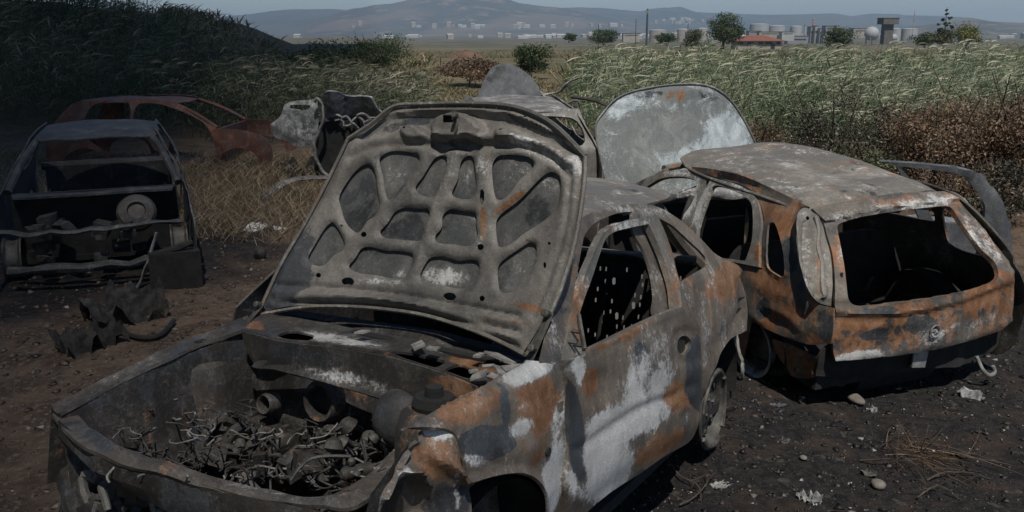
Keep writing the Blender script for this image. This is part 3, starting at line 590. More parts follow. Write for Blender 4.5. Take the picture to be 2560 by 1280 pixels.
mb = MB(); mb.add(V, [(3 * i + k, 3 * i + 3 + k, 3 * i + 4 + k, 3 * i + 1 + k) for i in range(6) for k in range(2)]); mb.build('front_panel', M_sootpanel, mcar, jit=.03)
mb = MB(); mb.box((.12, 2.88, .3), (1.25, .03, .42)); mb.build('radiator_support', M_sootpanel, mcar, jit=.05)
mb = MB(); mb.tube(wav([(.78, 2.86, .42), (.4, 3.02, .40), (0, 3.05, .38), (-.4, 2.98, .36), (-.7, 2.8, .38)]), .05, 8); mb.build('lower_crossmember', M_sootpanel, mcar, jit=.02)
rr = random.Random(8)
for k in range(80):
    mb = MB()
    px = rr.uniform(170, 930); py = 1150 + .13 * px + rr.uniform(0, 110); p = mp(px, py, z=rr.uniform(.35, .6)); a = rr.uniform(.012, .05)
    if rr.random() < .5: mb.box(p, (a * 1.6, .02, a), Matrix.Rotation(rr.uniform(-.6, .6), 3, 'Y') @ Matrix.Rotation(rr.uniform(-1, 1), 3, 'Z'))
    else: mb.tube(wav([p, p + Vector((rr.uniform(-.1, .1), .02, rr.uniform(-.1, .05))), p + Vector((rr.uniform(-.18, .18), .03, rr.uniform(-.2, 0)))], 4), rr.uniform(.005, .016), 6)
    mb.build('bracket', M_bay if k % 3 else M_frame, mcar, jit=.012)
mb = MB(); p = mp(340, 1200, z=.45); mb.box(p, (.22, .08, .16)); mb.build('headlamp_housing', M_bay, mcar, jit=.02)
# bay floor, strut towers, servo, melted engine
mb = MB(); mb.box((0, 2.65, .14), (1.3, .75, .04)); mb.build('bay_floor', M_black, mcar)
for px, py, zz, s in ((1085, 1008, .86, -1), (505, 885, .80, 1)):
    c = mp(px, py, z=zz); mb = MB(); mb.lathe(c - Vector((0, 0, .5)), [(.125, 0), (.12, .42), (.105, .47), (.085, .485), (.06, .487)], 24)
    o = mb.build('strut_tower', M_bay, mcar, jit=.006)
    mb = MB(); mb.lathe(c - Vector((0, 0, .02)), [(.065, 0), (.07, .02), (.06, .045), (.045, .05), (.03, .045), (.028, .075), (.001, .08)], 20); mb.build('strut_mount', M_rubber, o)
c = mp(985, 1042, z=.78); mb = MB(); ax = Vector((-.15, .85, .35)).normalized()
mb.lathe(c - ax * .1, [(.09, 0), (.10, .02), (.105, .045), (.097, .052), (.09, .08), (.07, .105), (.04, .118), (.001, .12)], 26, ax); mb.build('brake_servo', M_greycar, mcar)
mb = MB(); c2 = c + Vector((-.02, .14, -.12)); mb.lathe(c2, [(.022, 0), (.022, .09), (.012, .1)], 12, Vector((.3, .9, .1))); mb.build('brake_cylinder', M_steel, mcar, jit=.006)
rr = random.Random(11)
# lumps of burnt engine in the dark bay
mb = MB()
for k in range(420):
    px = rr.uniform(240, 1010); py = rr.uniform(985, 1240)
    if py > 1060 + (px - 300) * .2 + 60: continue
    z = rr.uniform(.26, .58); p = mp(px, py, z=z); s = rr.uniform(.014, .055)
    if rr.random() < .5: mb.box(p, (s * rr.uniform(.8, 2), s, s * rr.uniform(.6, 1.6)), Matrix.Rotation(rr.uniform(-.7, .7), 3, 'X') @ Matrix.Rotation(rr.uniform(0, 3), 3, 'Z'))
    else: mb.lathe(p, [(s * .5, 0), (s * .55, s * .4), (s * .4, s), (s * .2, s * 1.1)], 10, Vector((rr.uniform(-1, 1), rr.uniform(-1, 1), 1)).normalized())
mb.build('melted_lumps', M_lump, mcar, jit=.03)['kind'] = 'stuff'
c = mp(700, 1085, z=.50); Rz = Matrix.Rotation(.08, 3, 'Z')
mb = MB(); mb.box(c, (.50, .17, .12), Rz)
for k in range(5): mb.box(c + Rz @ Vector((-.2 + k * .1, 0, .065)), (.018, .19, .03), Rz)
mb.build('cylinder_head', M_char, mcar, jit=.012)
mb = MB()
for k in range(4): q_ = c + Rz @ Vector((-.17 + k * .11, .06, .02)); mb.tube(wav([q_, q_ + Vector((0, .1, .05)), q_ + Vector((.01, .17, -.03)), q_ + Vector((.01, .18, -.14))], 4), .02, 8)
mb.build('inlet_runners', M_bay, mcar, jit=.01)
mb = MB(); mb.box(mp(720, 1060, z=.36), (.62, .34, .2), Matrix.Rotation(.1, 3, 'Z')); mb.build('engine_block', M_char, mcar, jit=.05)
mb = MB()
for k in range(80):
    px = rr.uniform(800, 1010); py = rr.uniform(1050, 1200); z = rr.uniform(.5, .72); p = mp(px, py, z=z); s = rr.uniform(.012, .035)
    if rr.random() < .35: mb.lathe(p, [(s * .5, 0), (s, s * .4), (s * .7, s * 1.2), (s * .3, s * 1.4)], 10, Vector((rr.uniform(-1, 1), rr.uniform(-1, 1), 1)).normalized())
    else:
        a = Vector((rr.uniform(-1, 1), rr.uniform(-1, 1), rr.uniform(-1, .3))) * .09; b = Vector((rr.uniform(-1, 1), rr.uniform(-1, 1), rr.uniform(-1, 1))) * .07
        mb.tube(wav([p, p + a, p + a + b], 5), s * .16, 6)
mb.build('burnt_pipework', M_steel, mcar, jit=.004)['kind'] = 'stuff'
# wires and hoses sagging through the bay
def hose(name, pts, z, r, mat, amp=.012):
    mb = MB(); mb.tube(wav([mp(px, py, z=zz) for (px, py), zz in zip(pts, z)], 7, amp, len(pts)), r, 6); mb.build(name, mat, mcar)
hose('wiring_loom', [(530, 1095), (560, 1100), (600, 1120), (660, 1135), (720, 1140), (765, 1120), (778, 1098)], [.5, .5, .48, .47, .48, .5, .55], .009, M_wire, .03)
hose('wiring_loom', [(560, 1105), (610, 1130), (680, 1158), (730, 1150), (780, 1125), (815, 1120)], [.48, .46, .44, .46, .5, .5], .006, M_wire, .03)
hose('hose', [(470, 998), (520, 970), (580, 960), (630, 975), (655, 1010)], [.55, .6, .62, .6, .55], .005, M_wire)
hose('hose', [(650, 1040), (720, 1065), (790, 1085), (860, 1075), (915, 1040)], [.55, .52, .5, .55, .62], .008, M_steel)
hose('hose', [(320, 1050), (350, 1020), (400, 1000), (440, 1000)], [.45, .5, .52, .55], .012, M_steel)
hose('hose', [(750, 1085), (800, 1095), (850, 1105), (900, 1110)], [.5, .5, .52, .55], .008, M_wire)
hose('hose', [(855, 1060), (905, 1075), (905, 1120), (900, 1170)], [.62, .62, .55, .45], .010, M_steel, .004)
hose('hose', [(950, 1110), (965, 1130), (955, 1160), (915, 1165)], [.6, .58, .55, .52], .008, M_alu, .004)
for k in range(130):
    px = rr.uniform(260, 980); py = rr.uniform(990, 1220); z = rr.uniform(.52, .68); pts = [(px, py)]; zz = [z]
    for j in range(3): px += rr.uniform(-45, 60); py += rr.uniform(-25, 25); pts.append((px, py)); zz.append(z + rr.uniform(-.05, .05))
    hose('burnt_wire', pts, zz, rr.uniform(.0015, .004), M_wire if rr.random() < .35 else M_steel, .03)
# torn undertray in the bay
def scrap(name, px, py, z, w, h, mat, rz=0, rx=0, par=mcar, crease=.04, fr=None):
    c = mp(px, py, z=z); n = 7; V = []; F = []
    Rm = Matrix.Rotation(rz, 3, 'Z') @ Matrix.Rotation(rx, 3, 'X')
    for i in range(n):
        for j in range(n):
            u, v = i / (n - 1) - .5, j / (n - 1) - .5; e = 1 + .25 * mnoise.noise(Vector((u * 3 + px, v * 3, 0)))
            V.append(c + Rm @ Vector((u * w * e, v * h * e, crease * mnoise.noise(Vector((u * 4 + py, v * 4, px * .1))) * 2)))
    F = [(i * n + j, (i + 1) * n + j, (i + 1) * n + j + 1, i * n + j + 1) for i in range(n - 1) for j in range(n - 1)]
    mb = MB(); mb.add(V, F); return mb.build(name, mat, par)
scrap('torn_tray', 600, 1180, .42, .42, .2, M_steel, .2, .9)
scrap('torn_tray', 800, 1190, .4, .2, .15, M_bay, .6, .5)
# ================================================================ the five-door hatchback wreck on the right, seen from behind
MC = frame(2.256, 5.434, -20.7, .207, -.6, -.3)
hcar = empty('burnt_hatchback', MC, 'orange rusted burnt out hatchback seen from behind, with an empty tailgate window', 'car', 'burnt out cars dumped on the field')
def Sc(z, y=0): return lerp_tab(z, [.1, .3, .55, .75, .95, 1.1, 1.3, 1.42], [.76, .79, .82, .82, .78, .73, .62, .55])
cside = lambda P: P[:, 0] + Sc(P[:, 2]) - .18 * np.clip(-P[:, 1] - .35, 0, 1) ** 1.6
def rearY(x, z): return -.76 + np.clip(z - .93, 0, 1) * .98 + .10 * (x / .75) ** 2 + .10 * np.clip(.62 - z, 0, 1)
crear = lambda P: P[:, 1] - rearY(P[:, 0], P[:, 2])
cr_in = lambda P: crear(P) - .05
def cp(px, py, F=None, z=None, y=None, x=None, t=6):
    if F is None:
        if z is not None: F = lambda P: P[:, 2] - z
        elif y is not None: F = lambda P: P[:, 1] - y
        else: F = lambda P: P[:, 0] - x
    return Vector(hit(MC, F, [(px, py)], t)[0])
# left side: quarter panel with small window
q_out = [(2021, 517, 1), (2001, 518), (1987, 544), (1986, 590), (1994, 653), (2008, 707), (2026, 744), (2046, 762), (2080, 771, 1), (2078, 820), (2073, 860, 1), (2021, 862), (1976, 849), (1931, 831), (1899, 815), (1876, 800), (1868, 830, 1), (1852, 900, 1), (1800, 900, 1), (1790, 660, 1), (1838, 652), (1870, 664), (1901, 676, 1), (1902, 600), (1906, 556), (1901, 520), (1885, 487), (1863, 468), (1821, 452), (1776, 440), (1732, 428, 1), (1723, 417, 1), (1793, 425), (1863, 442), (1948, 481)]
q_gl = [(1920, 562), (1934, 556), (1946, 580), (1956, 620), (1960, 660), (1960, 688), (1952, 693), (1930, 680), (1918, 668), (1915, 635)]
panel('body_side', MC, cside, q_out, [q_gl], M_rustcar, hcar, 6, .012, 11, 7, (1, 0, 0), rough=.004,
      relief=[('line', [(1866, 700), (1900, 716), (1960, 745), (2040, 770)], .008, 16), ('poly', [(1895, 780), (1950, 800), (1990, 830), (1930, 820)], -.035, 26), ('line', [(1885, 790), (1935, 815), (1990, 825)], .02, 14), ('holes', q_gl, -.012, 6), ('line', [(1799, 424), (1863, 444), (1948, 484), (2018, 520)], .012, 4)],
      paint=[(B_, 1970, 640, 22, 50, 0, .55), (B_, 2060, 810, 26, 45, 0, .5), (A_, 1830, 440, 90, 12, 20, .4), (B_, 1905, 770, 22, 26, 0, .6), (G_, 1930, 730, 70, 90, 0, .15), (A_, 1960, 515, 50, 14, 20, .15), (G_, 1940, 480, 60, 25, 30, -.25), (B_, 1960, 850, 70, 12, 10, .5)], base=(-.05, .08, 0))
# door leaves on the left: rear and front, glass gone
rd_out = [(1779, 445, 1), (1821, 454), (1863, 471), (1884, 488), (1896, 509), (1902, 557), (1897, 610), (1897, 668, 1), (1858, 660, 1), (1800, 648, 1), (1718, 655, 1), (1722, 590), (1735, 540), (1752, 490)]
rd_in = [(1742, 579), (1751, 545), (1765, 503), (1776, 474), (1786, 464), (1810, 467), (1844, 480), (1872, 499), (1881, 517), (1882, 560), (1879, 600), (1870, 632), (1862, 652, 1), (1800, 644, 1), (1738, 650, 1)]
panel('rear_door', MC, lambda P: cside(P) + .006, rd_out, [rd_in], M_frame, hcar, 6, .03, 9, 6, (1, 0, 0), rough=.003, paint=[(A_, 1750, 520, 20, 70, 25, .4), (A_, 1830, 460, 50, 12, 20, .2), (G_, 1898, 640, 12, 50, 0, .5), (B_, 1895, 530, 14, 50, 0, .2)])
fd_out = [(1572, 492, 1), (1590, 472), (1625, 446), (1665, 430), (1709, 426), (1745, 434), (1770, 443, 1), (1752, 478), (1734, 530), (1722, 575), (1714, 640, 1), (1600, 640, 1), (1574, 560, 1)]
fd_in = [(1586, 494), (1612, 470), (1648, 448), (1676, 442), (1709, 442), (1736, 450), (1742, 458), (1738, 475), (1722, 510), (1706, 545), (1697, 590), (1694, 632, 1), (1610, 630, 1), (1584, 560, 1)]
panel('front_door', MC, lambda P: cside(P) + .002, fd_out, [fd_in], M_frame, hcar, 6.5, .03, 9, 6, (1, 0, 0), rough=.003, paint=[(A_, 1720, 500, 20, 60, 25, .5), (A_, 1690, 434, 60, 8, 5, .4)])
# roof, sagged by the heat
def croof(x, y):
    z = 1.412 + .05 * np.clip((y + .26) / 1.3, 0, 1.1) + (.065 * sm(x, -.55, -.1) + .03 * sm(x, 0, .4)) * (.3 + .7 * sm(y, -.3, .6)) - .10 * np.clip(y - 1.25, 0, 2) ** 1.5 * 2.2 - .085 * (np.clip(np.abs(x) - .36, 0, 1) / .24) ** 2 - .03 * sm(-y, .05, .28)
    z = z - .045 * np.exp(-((x - .1) / .22) ** 2 - ((y - .35) / .30) ** 2) + .022 * np.exp(-((x - .25) / .2) ** 2 - ((y - .85) / .25) ** 2) - .02 * np.exp(-((x + .25) / .12) ** 2 - ((y - .7) / .3) ** 2)
    return z + .006 * np.sin(x * 9 + y * 5) * np.exp(-(x / .5) ** 2)
ro = [(-.565, -.27, 1), (-.582, .2), (-.575, .7), (-.55, 1.1), (-.46, 1.36), (-.3, 1.55), (0, 1.66), (.3, 1.62), (.50, 1.45), (.56, 1.1), (.60, .7), (.62, .2), (.60, -.20, 1), (.3, -.27), (0, -.30), (-.3, -.29)]
lpanel('roof', lambda u, v: np.stack([u, v, croof(u, v)], 1), ro, [], M_roof, hcar, .012, .05, .05, (0, 0, -1), rough=.004)
for sx, xs in ((-1, [-.56, -.578, -.572, -.548, -.46]), (1, [.60, .615, .60, .56, .5])):
    mb = MB(); mb.tube(wav([(x, y, float(croof(np.array(x * .98), np.array(y))) + .004) for x, y in zip(xs, [-.26, .2, .7, 1.1, 1.36])], 5), .010, 6); mb.build('roof_gutter', M_frame, hcar)
# tailgate
tg = [(2030, 521, 1), (2094, 506), (2180, 491), (2248, 483), (2361, 478, 1), (2392, 493), (2431, 531), (2476, 594), (2512, 653), (2533, 685), (2534, 757), (2528, 800, 1), (2506, 823), (2465, 839), (2361, 868), (2270, 884), (2180, 895), (2087, 902, 1), (2082, 870), (2086, 775), (2088, 712), (2081, 635), (2068, 590), (2056, 549)]
tgw = [(2094, 568), (2104, 557), (2157, 542), (2248, 527), (2364, 515), (2380, 521), (2406, 560), (2452, 621), (2488, 657), (2496, 685), (2489, 701), (2429, 723), (2338, 744), (2248, 757), (2157, 765), (2131, 760), (2120, 744), (2111, 667)]
tail = panel('tailgate', MC, crear, tg, [tgw], M_rustcar, hcar, 6, .03, 10, 7, (0, 1, 0), rough=.003,
      relief=[('line', [(2056, 549), (2104, 541), (2180, 524), (2260, 512), (2392, 496)], .03, 8), ('line', [(2060, 556), (2104, 548), (2180, 531), (2260, 519), (2392, 503)], -.012, 6), ('line', [(2086, 778), (2180, 784), (2290, 775), (2400, 748), (2525, 700)], .016, 10), ('line', [(2090, 790), (2180, 798), (2290, 789), (2400, 762), (2525, 714)], -.008, 10),
              ('holes', tgw, -.0, 8), ('poly', ell(2338, 828, 26, 24), .010, 8), ('line', [(2090, 896), (2270, 878), (2400, 850), (2525, 800)], .012, 8), ('poly', [(2180, 830), (2290, 815), (2290, 850), (2180, 865)], -.010, 12)],
      paint=[(A_, 2200, 530, 190, 26, -8, .45), (A_, 2455, 600, 26, 90, -38, .5), (A_, 2300, 498, 120, 16, -6, .25), (G_, 2230, 820, 160, 60, -8, .28), (G_, 2450, 760, 80, 50, -20, .3), (B_, 2470, 780, 40, 20, -20, .3), (B_, 2290, 815, 30, 24, 0, .4), (B_, 2190, 835, 40, 12, -8, .45), (B_, 2360, 800, 60, 14, -18, .25), (B_, 2200, 775, 60, 10, -3, .4), (A_, 2150, 890, 90, 14, -8, .7), (A_, 2330, 845, 36, 26, 0, .5), (A_, 2100, 640, 10, 80, 8, .35), (G_, 2100, 600, 16, 50, 0, .3), (G_, 2250, 505, 100, 10, -5, .3), (A_, 2420, 810, 90, 14, -18, .4)], base=(0, 0, 0))
# round badge: a ring with a bar across it, scorched
eb = cp(2338, 828, lambda P: crear(P) + .016); mb = MB()
ring = [eb + Vector((.036 * math.cos(a), -.002, .036 * math.sin(a))) for a in np.linspace(0, 2 * math.pi, 20)]
mb.tube(ring, .005, 6, cap=False); mb.tube([eb + Vector((-.034, -.002, .012)), eb + Vector((.002, -.002, .006)), eb + Vector((-.002, -.002, -.006)), eb + Vector((.034, -.002, -.012))], .004, 6); mb.build('badge', M_alu, tail)
mb = MB(); k = cp(2104, 690, lambda P: crear(P) + .003); mb.box(k, (.012, .01, .04)); mb.build('lock_slot', M_black, tail)
# tail-lamp recess on the left: two nested channels
lr = [(2021, 520, 1), (2003, 522), (1990, 546), (1989, 590), (1997, 652), (2011, 705), (2028, 740), (2048, 757), (2078, 766, 1), (2081, 700), (2076, 635), (2064, 592), (2055, 556), (2040, 528)]
panel('lamp_recess', MC, lambda P: crear(P) - .025, lr, [ell(2018, 545, 4, 5), ell(2006, 620, 3, 4), ell(2052, 745, 4, 5), ell(2032, 735, 5, 6)], M_frame, hcar, 6, .01, 6, 6, (0, 1, 0), rough=.006,
      relief=[('line', [(2036, 545), (2034, 600), (2044, 660), (2054, 735)], .04, 9), ('line', [(2014, 560), (2012, 620), (2022, 680), (2038, 735)], -.025, 6), ('line', [(1992, 545), (1991, 600), (2000, 652), (2014, 705), (2034, 745)], .014, 4)], paint=[(G_, 2045, 650, 12, 80, 0, .4), (A_, 2015, 640, 10, 90, 0, .25)])
mb = MB(); mb.tube(wav([cp(a, b, lambda P: crear(P) - .005) for a, b in ((2040, 545), (2044, 600), (2052, 660), (2062, 740))], 5, .012), .017, 7); mb.build('lamp_bracket', M_frame, hcar, jit=.01)
# black strip standing in for the shade in the gap between lamp and tailgate
mb = MB(); V = [cp(a, b, lambda P: crear(P) - .06) for a, b in ((2036, 530), (2064, 545), (2072, 600), (2086, 660), (2092, 760), (2092, 880), (2070, 880), (2076, 760), (2070, 660), (2060, 600))]; mb.add(V, [(0, 1, 2, 9), (9, 2, 3, 8), (8, 3, 4, 7), (7, 4, 5, 6)]); mb.build('gap_shade_strip', M_black, hcar)
# right-hand rear pillar
rp = [(2361, 475, 1), (2390, 482), (2418, 503), (2456, 558), (2500, 618), (2532, 664), (2541, 700), (2538, 790, 1), (2526, 830, 1), (2534, 757), (2533, 685), (2512, 653), (2476, 594), (2431, 531), (2396, 494)]
panel('rear_pillar', MC, lambda P: crear(P) - .03, rp, [], M_frame, hcar, 6, .04, 8, 6, (0, 1, 0), rough=.004)
# right side mirrored plainly, with openings
def csx(y, z): return np.stack([Sc(z) + .03 * (z > 1), y, z], 1)
co = [(-.66, .45), (-.7, .8), (-.62, .98), (-.3, 1.36), (.2, 1.43), (.8, 1.42), (1.2, 1.36), (1.7, 1.15), (2.15, .93, 1), (2.2, .3, 1), (.4, .3, 1), (.3, .5), (0, .6), (-.3, .5), (-.4, .35), (-.55, .33, 1)]
lpanel('body_side', csx, co, [[(-.02, 1.14), (.02, 1.28), (.3, 1.36), (.78, 1.35), (.84, 1.14)], [(.95, .98), (.95, 1.33), (1.25, 1.28), (1.9, .98)], [(-.5, 1.0), (-.25, 1.26), (-.12, 1.24), (-.12, 1.0)]], M_bay, hcar, .015, .1, .06, (-1, 0, 0))
# opened right rear door, standing out behind the car
dn = np.array([.5, .87, 0]); dF = lambda P: (P - np.array([.75, .95, 0])) @ dn - .05 * (1 - ((P[:, 2] - .9) / .6) ** 2)
od = [(2196, 399, 1), (2316, 407), (2414, 421), (2458, 454), (2496, 506), (2518, 559), (2523, 630), (2520, 700), (2500, 760, 1), (2380, 740, 1), (2300, 560, 1), (2235, 410)]
oi = [(2243, 411, 1), (2316, 419), (2398, 432), (2432, 462), (2454, 503), (2456, 535), (2450, 556, 1), (2400, 556), (2330, 552, 1), (2290, 470)]
panel('open_rear_door', MC, dF, od, [oi], M_darkhood, hcar, 7, .05, 12, 7, (0, -1, 0), rough=.004, relief=[('line', [(2300, 412), (2412, 426), (2450, 460), (2484, 515), (2500, 580), (2500, 650)], -.018, 7)], paint=[(B_, 2480, 640, 60, 80, 0, .6), (A_, 2300, 412, 90, 6, 5, .3)])
# inside
mb = MB(); mb.box((0, 1.0, .33), (1.46, 2.5, .05)); mb.box((0, -.3, .5), (1.3, .5, .05)); mb.box((0, 2.1, .65), (1.4, .04, .6)); mb.build('floor_pan', M_black, hcar)
mb = MB()
for sx in (-.36, .36):
    mb.tube(wav([(sx - .24, 1.1, .4), (sx - .22, .95, .6), (sx - .2, .85, 1.12), (sx, .83, 1.2), (sx + .2, .85, 1.12), (sx + .22, .95, .6), (sx + .24, 1.1, .4)]), .02, 6)
mb.box((-.36, .95, .75), (.42, .06, .62)); mb.box((.36, .95, .75), (.42, .06, .62)); mb.build('seat_frames', M_black, hcar, jit=.02)
lpanel('seat_back', lambda u, v: np.stack([u, .25 + .1 * (v - .5), v], 1), [(-.66, .4), (-.66, .98), (-.1, 1.0), (.62, .98), (.66, .4)], [], M_black, hcar, .05, .1, .06, (0, 1, 0), rough=.02)
mb = MB(); mb.tube(wav([(-.70, 1.95, .98), (-.3, 1.98, 1.03), (.3, 1.98, 1.03), (.70, 1.95, .98)]), .06, 10); mb.build('dashboard_beam', M_white, hcar, jit=.02)  # white surface paints in the sunlight on the dashboard
mb = MB(); mb.tube(wav([(-.62, .9, 1.25), (-.70, .9, 1.0), (-.72, .92, .5)]), .045); mb.build('centre_pillar', M_bay, hcar)
mb = MB(); mb.tube(wav([(.62, .9, 1.3), (.70, .9, 1.0), (.72, .92, .5)]), .045); mb.build('centre_pillar', M_bay, hcar)
for sx in (-1, 1):
    mb = MB(); mb.tube(wav([(sx * .5, 1.5, 1.34), (sx * .62, 1.85, 1.15), (sx * .7, 2.2, .96)]), .035); mb.build('windscreen_pillar', M_frame, hcar)
mb = MB(); mb.tube([(-.5, 1.55, 1.36), (0, 1.66, 1.39), (.5, 1.55, 1.38)], .03); mb.build('roof_header', M_frame, hcar)
mb = MB(); mb.tube(wav([cp(2430, 560, y=-.2), cp(2440, 600, y=-.2), cp(2450, 635, y=-.2), cp(2420, 650, y=-.1)]), .025); mb.tube(wav([cp(2420, 650, y=-.1), cp(2380, 660, y=0), cp(2350, 680, y=.1)]), .03); mb.build('inner_quarter_trim', M_main, hcar, jit=.02)
rr = random.Random(21)
mb = MB(); mb.tube(wav([cp(2190, 566, y=1.0), cp(2230, 556, y=1.05), cp(2300, 556, y=1.1), cp(2376, 560, y=1.15)]), .085, 10, flat=.7); mb.build('painted_sunlit_band', M_white, hcar, jit=.02)  # white tube standing in for the sunlit band inside the car
for k in range(16):
    mb = MB(); p = Vector((rr.uniform(-.5, .6), rr.uniform(-.4, .5), rr.uniform(.35, .8))); mb.tube(wav([p, p + Vector((rr.uniform(-.12, .12), rr.uniform(-.1, .1), rr.uniform(-.1, .12))), p + Vector((rr.uniform(-.2, .2), rr.uniform(-.1, .1), rr.uniform(-.15, .1)))], 4, .02), rr.uniform(.004, .012), 5); mb.build('burnt_trim', M_wire if rr.random() < .3 else M_bay, hcar)
# rear valance, hanging heat shield, corner bracket, tank
val = [(2073, 862, 1), (2090, 904), (2180, 897), (2361, 870), (2465, 841), (2506, 826), (2506, 850), (2480, 880, 1), (2440, 905), (2380, 916), (2300, 925), (2200, 935), (2100, 940), (2040, 940, 1), (2045, 890)]
panel('rear_valance', MC, lambda P: crear(P) - .07, val, [], M_black, hcar, 6, .02, 14, 8, (0, 1, 0), rough=.03)
lc = [(1931, 848, 1), (1965, 856), (2000, 872), (2035, 886), (2052, 905), (2048, 930), (2036, 944), (1990, 944), (1962, 915), (1938, 880)]
panel('corner_bracket', MC, lambda P: cside(P) - .06 - .3 * np.clip(-P[:, 1] - .45, 0, 1), lc, [ell(1991, 925, 9, 8)], M_rustcar, hcar, 6, .02, 8, 6, (1, .4, 0), rough=.02, relief=[('line', [(1960, 862), (2005, 884), (2040, 892)], .03, 6), ('line', [(1985, 935), (2030, 932)], .02, 6)], base=(0, .2, 0))
mb = MB(); mb.box(cp(2298, 898, lambda P: crear(P) - .04), (.11, .012, .10), Matrix.Rotation(.1, 3, 'Y')); mb.build('heat_shield_flap', M_alu, hcar, jit=.01)
mb = MB(); mb.lathe((-.28, -.35, .30), [(.02, 0), (.13, .01), (.14, .1), (.14, .55), (.13, .62), (.02, .63)], 20, Vector((1, 0, 0))); mb.build('silencer', M_black, hcar)
mb = MB(); mb.box((0, -.2, .42), (1.36, .7, .16)); mb.build('spare_wheel_well', M_black, hcar, jit=.03)
mb = MB(); mb.tube(wav([(.50, -.64, .40), (.52, -.68, .32), (.56, -.7, .285), (.6, -.7, .30), (.59, -.69, .34)], 5), .012, 8); mb.build('towing_eye', M_wire, hcar)
for x, y in ((-.68, -.02), (.68, -.02), (-.68, 2.45), (.68, 2.45)):
    rim('wheel_rim', (x, y, .42), hcar, .2, (-1 if x < 0 else 1, 0, 0), mat=M_alu if (x < 0 and y < 1) else M_steel)
for sx in (-1, 1):
    mb = MB(); aa = np.linspace(-.2, math.pi + .2, 16); V = []
    for a in aa:
        for x in (.60, .76): V.append((sx * x, -.02 + .34 * math.cos(a), .45 + .34 * math.sin(a)))
    mb.add(V, [(2 * i, 2 * i + 1, 2 * i + 3, 2 * i + 2) for i in range(15)]); mb.add([(sx * .61, -.02 + .34 * math.cos(a), .45 + .34 * math.sin(a)) for a in aa], [tuple(range(16))]); mb.build('wheel_housing', M_black, hcar)
mb = MB()
for a, b, c in (((1850, 800), (1862, 850), (1870, 905)), ((1870, 905), (1880, 925), (1872, 945))): mb.tube(wav([cp(*a, cside) - Vector((.05, 0, 0)), cp(*b, cside) - Vector((.07, 0, 0)), cp(*c, cside) - Vector((.05, 0, 0))], 4, .02), .012, 6)
mb.build('hanging_strut', M_wire, hcar)
# bonnet raised above the front of the car: its blistered outer face looks back at us
hbF = lambda P: P[:, 1] - (1.9 + .30 * (P[:, 2] - .95)) - .05 * (P[:, 0] / .7) ** 2 + .06 * np.clip(P[:, 2] - 1.7, 0, 1) ** 1.5 * 3
hb = [(1494, 364), (1489, 317), (1503, 287), (1525, 262), (1556, 238), (1603, 221), (1666, 213), (1728, 211), (1769, 214), (1800, 229), (1831, 255), (1855, 285), (1878, 333), (1890, 360), (1899, 385, 1), (1850, 420, 1), (1700, 480, 1), (1560, 540, 1), (1526, 500, 1), (1509, 427)]
panel('raised_bonnet', MC, hbF, hb, [], M_hoodout, hcar, 7, .02, 12, 8, (0, 1, 0), rough=.005, relief=[('line', hb[0:14], -.012, 6), ('line', [(1560, 470), (1600, 350), (1660, 250), (1720, 225)], .004, 30)],
      paint=[(G_, 1690, 238, 46, 16, 0, .42), (A_, 1690, 236, 50, 18, 0, -.35), (B_, 1610, 240, 60, 14, -15, .55), (B_, 1770, 240, 40, 14, 20, .4), (A_, 1560, 270, 50, 26, -30, .5), (A_, 1820, 340, 60, 60, -30, .55), (A_, 1720, 390, 100, 26, -30, .4), (A_, 1700, 320, 60, 40, 0, -.2), (A_, 1600, 330, 50, 60, -30, -.3)])
mb = MB(); mb.tube(wav([cp(1523, 486, hbF), cp(1509, 427, hbF), cp(1494, 364, hbF), cp(1489, 317, hbF), cp(1505, 285, hbF), cp(1556, 238, hbF), cp(1666, 213, hbF), cp(1769, 214, hbF), cp(1831, 255, hbF), cp(1878, 333, hbF), cp(1897, 383, hbF)], 5), .008, 6); mb.build('bonnet_hem', M_far, hcar)
lpanel('front_wing', lambda u, v: np.stack([-Sc(v) + .02, u, v], 1), [(2.15, .93, 1), (2.6, .9), (3.0, .82), (3.1, .6, 1), (2.8, .35), (2.7, .58), (2.45, .66), (2.2, .58), (2.12, .35, 1)], [], M_main, hcar, .012, .1, .06, (1, 0, 0), mirror=True)
# ================================================================ ground
def terrain(x, y):
    x = np.asarray(x, float); y = np.asarray(y, float)
    z = 3.3 * sm(-x - .16 * y, 3.0, 12) * sm(y, 13, 30) * (1 - sm(y, 60, 130))
    z = z - 3.0 * sm(y, 60, 200) - 4 * sm(y, 300, 700) + .9 * sm(x, 13, 30) * 0
    z = z + .035 * np.sin(x * 1.3 + 1) * np.cos(y * .9) * sm(np.hypot(x, y), 4, 9) + .05 * np.sin(x * .35) * np.sin(y * .41 + 1)
    return z
def micro(P):
    out = np.zeros(len(P)); k = (P[:, 1] < 22) & (P[:, 1] > 1) & (abs(P[:, 0]) < 12)
    idx = np.where(k)[0]
    for i in idx:
        q = Vector((P[i, 0], P[i, 1], 0)); out[i] = .020 * mnoise.noise(q * 1.7) + .012 * mnoise.noise(q * 5) + .010 * mnoise.noise(q * 13)
    return out
ys = np.concatenate([[-4, 0, 1.0], np.arange(1.5, 9, .05), np.geomspace(9, 22, 90), np.geomspace(22.5, 9000, 90)])
us = np.concatenate([np.linspace(-3.5, -.8, 16), np.linspace(-.78, .78, 190), np.linspace(.8, 3.5, 16)])
YY, UU = np.meshgrid(ys, us, indexing='ij'); XX = UU * np.maximum(YY, 3.2) ; XX = np.where(YY > 9, XX, XX)
Pg = np.stack([XX.ravel(), YY.ravel(), terrain(XX, YY).ravel()], 1); Pg[:, 2] += micro(Pg)
nu = len(us); ii = (np.arange(len(ys) - 1)[:, None] * nu + np.arange(nu - 1)).ravel()
Qg = np.stack([ii, ii + 1, ii + nu + 1, ii + nu], 1)
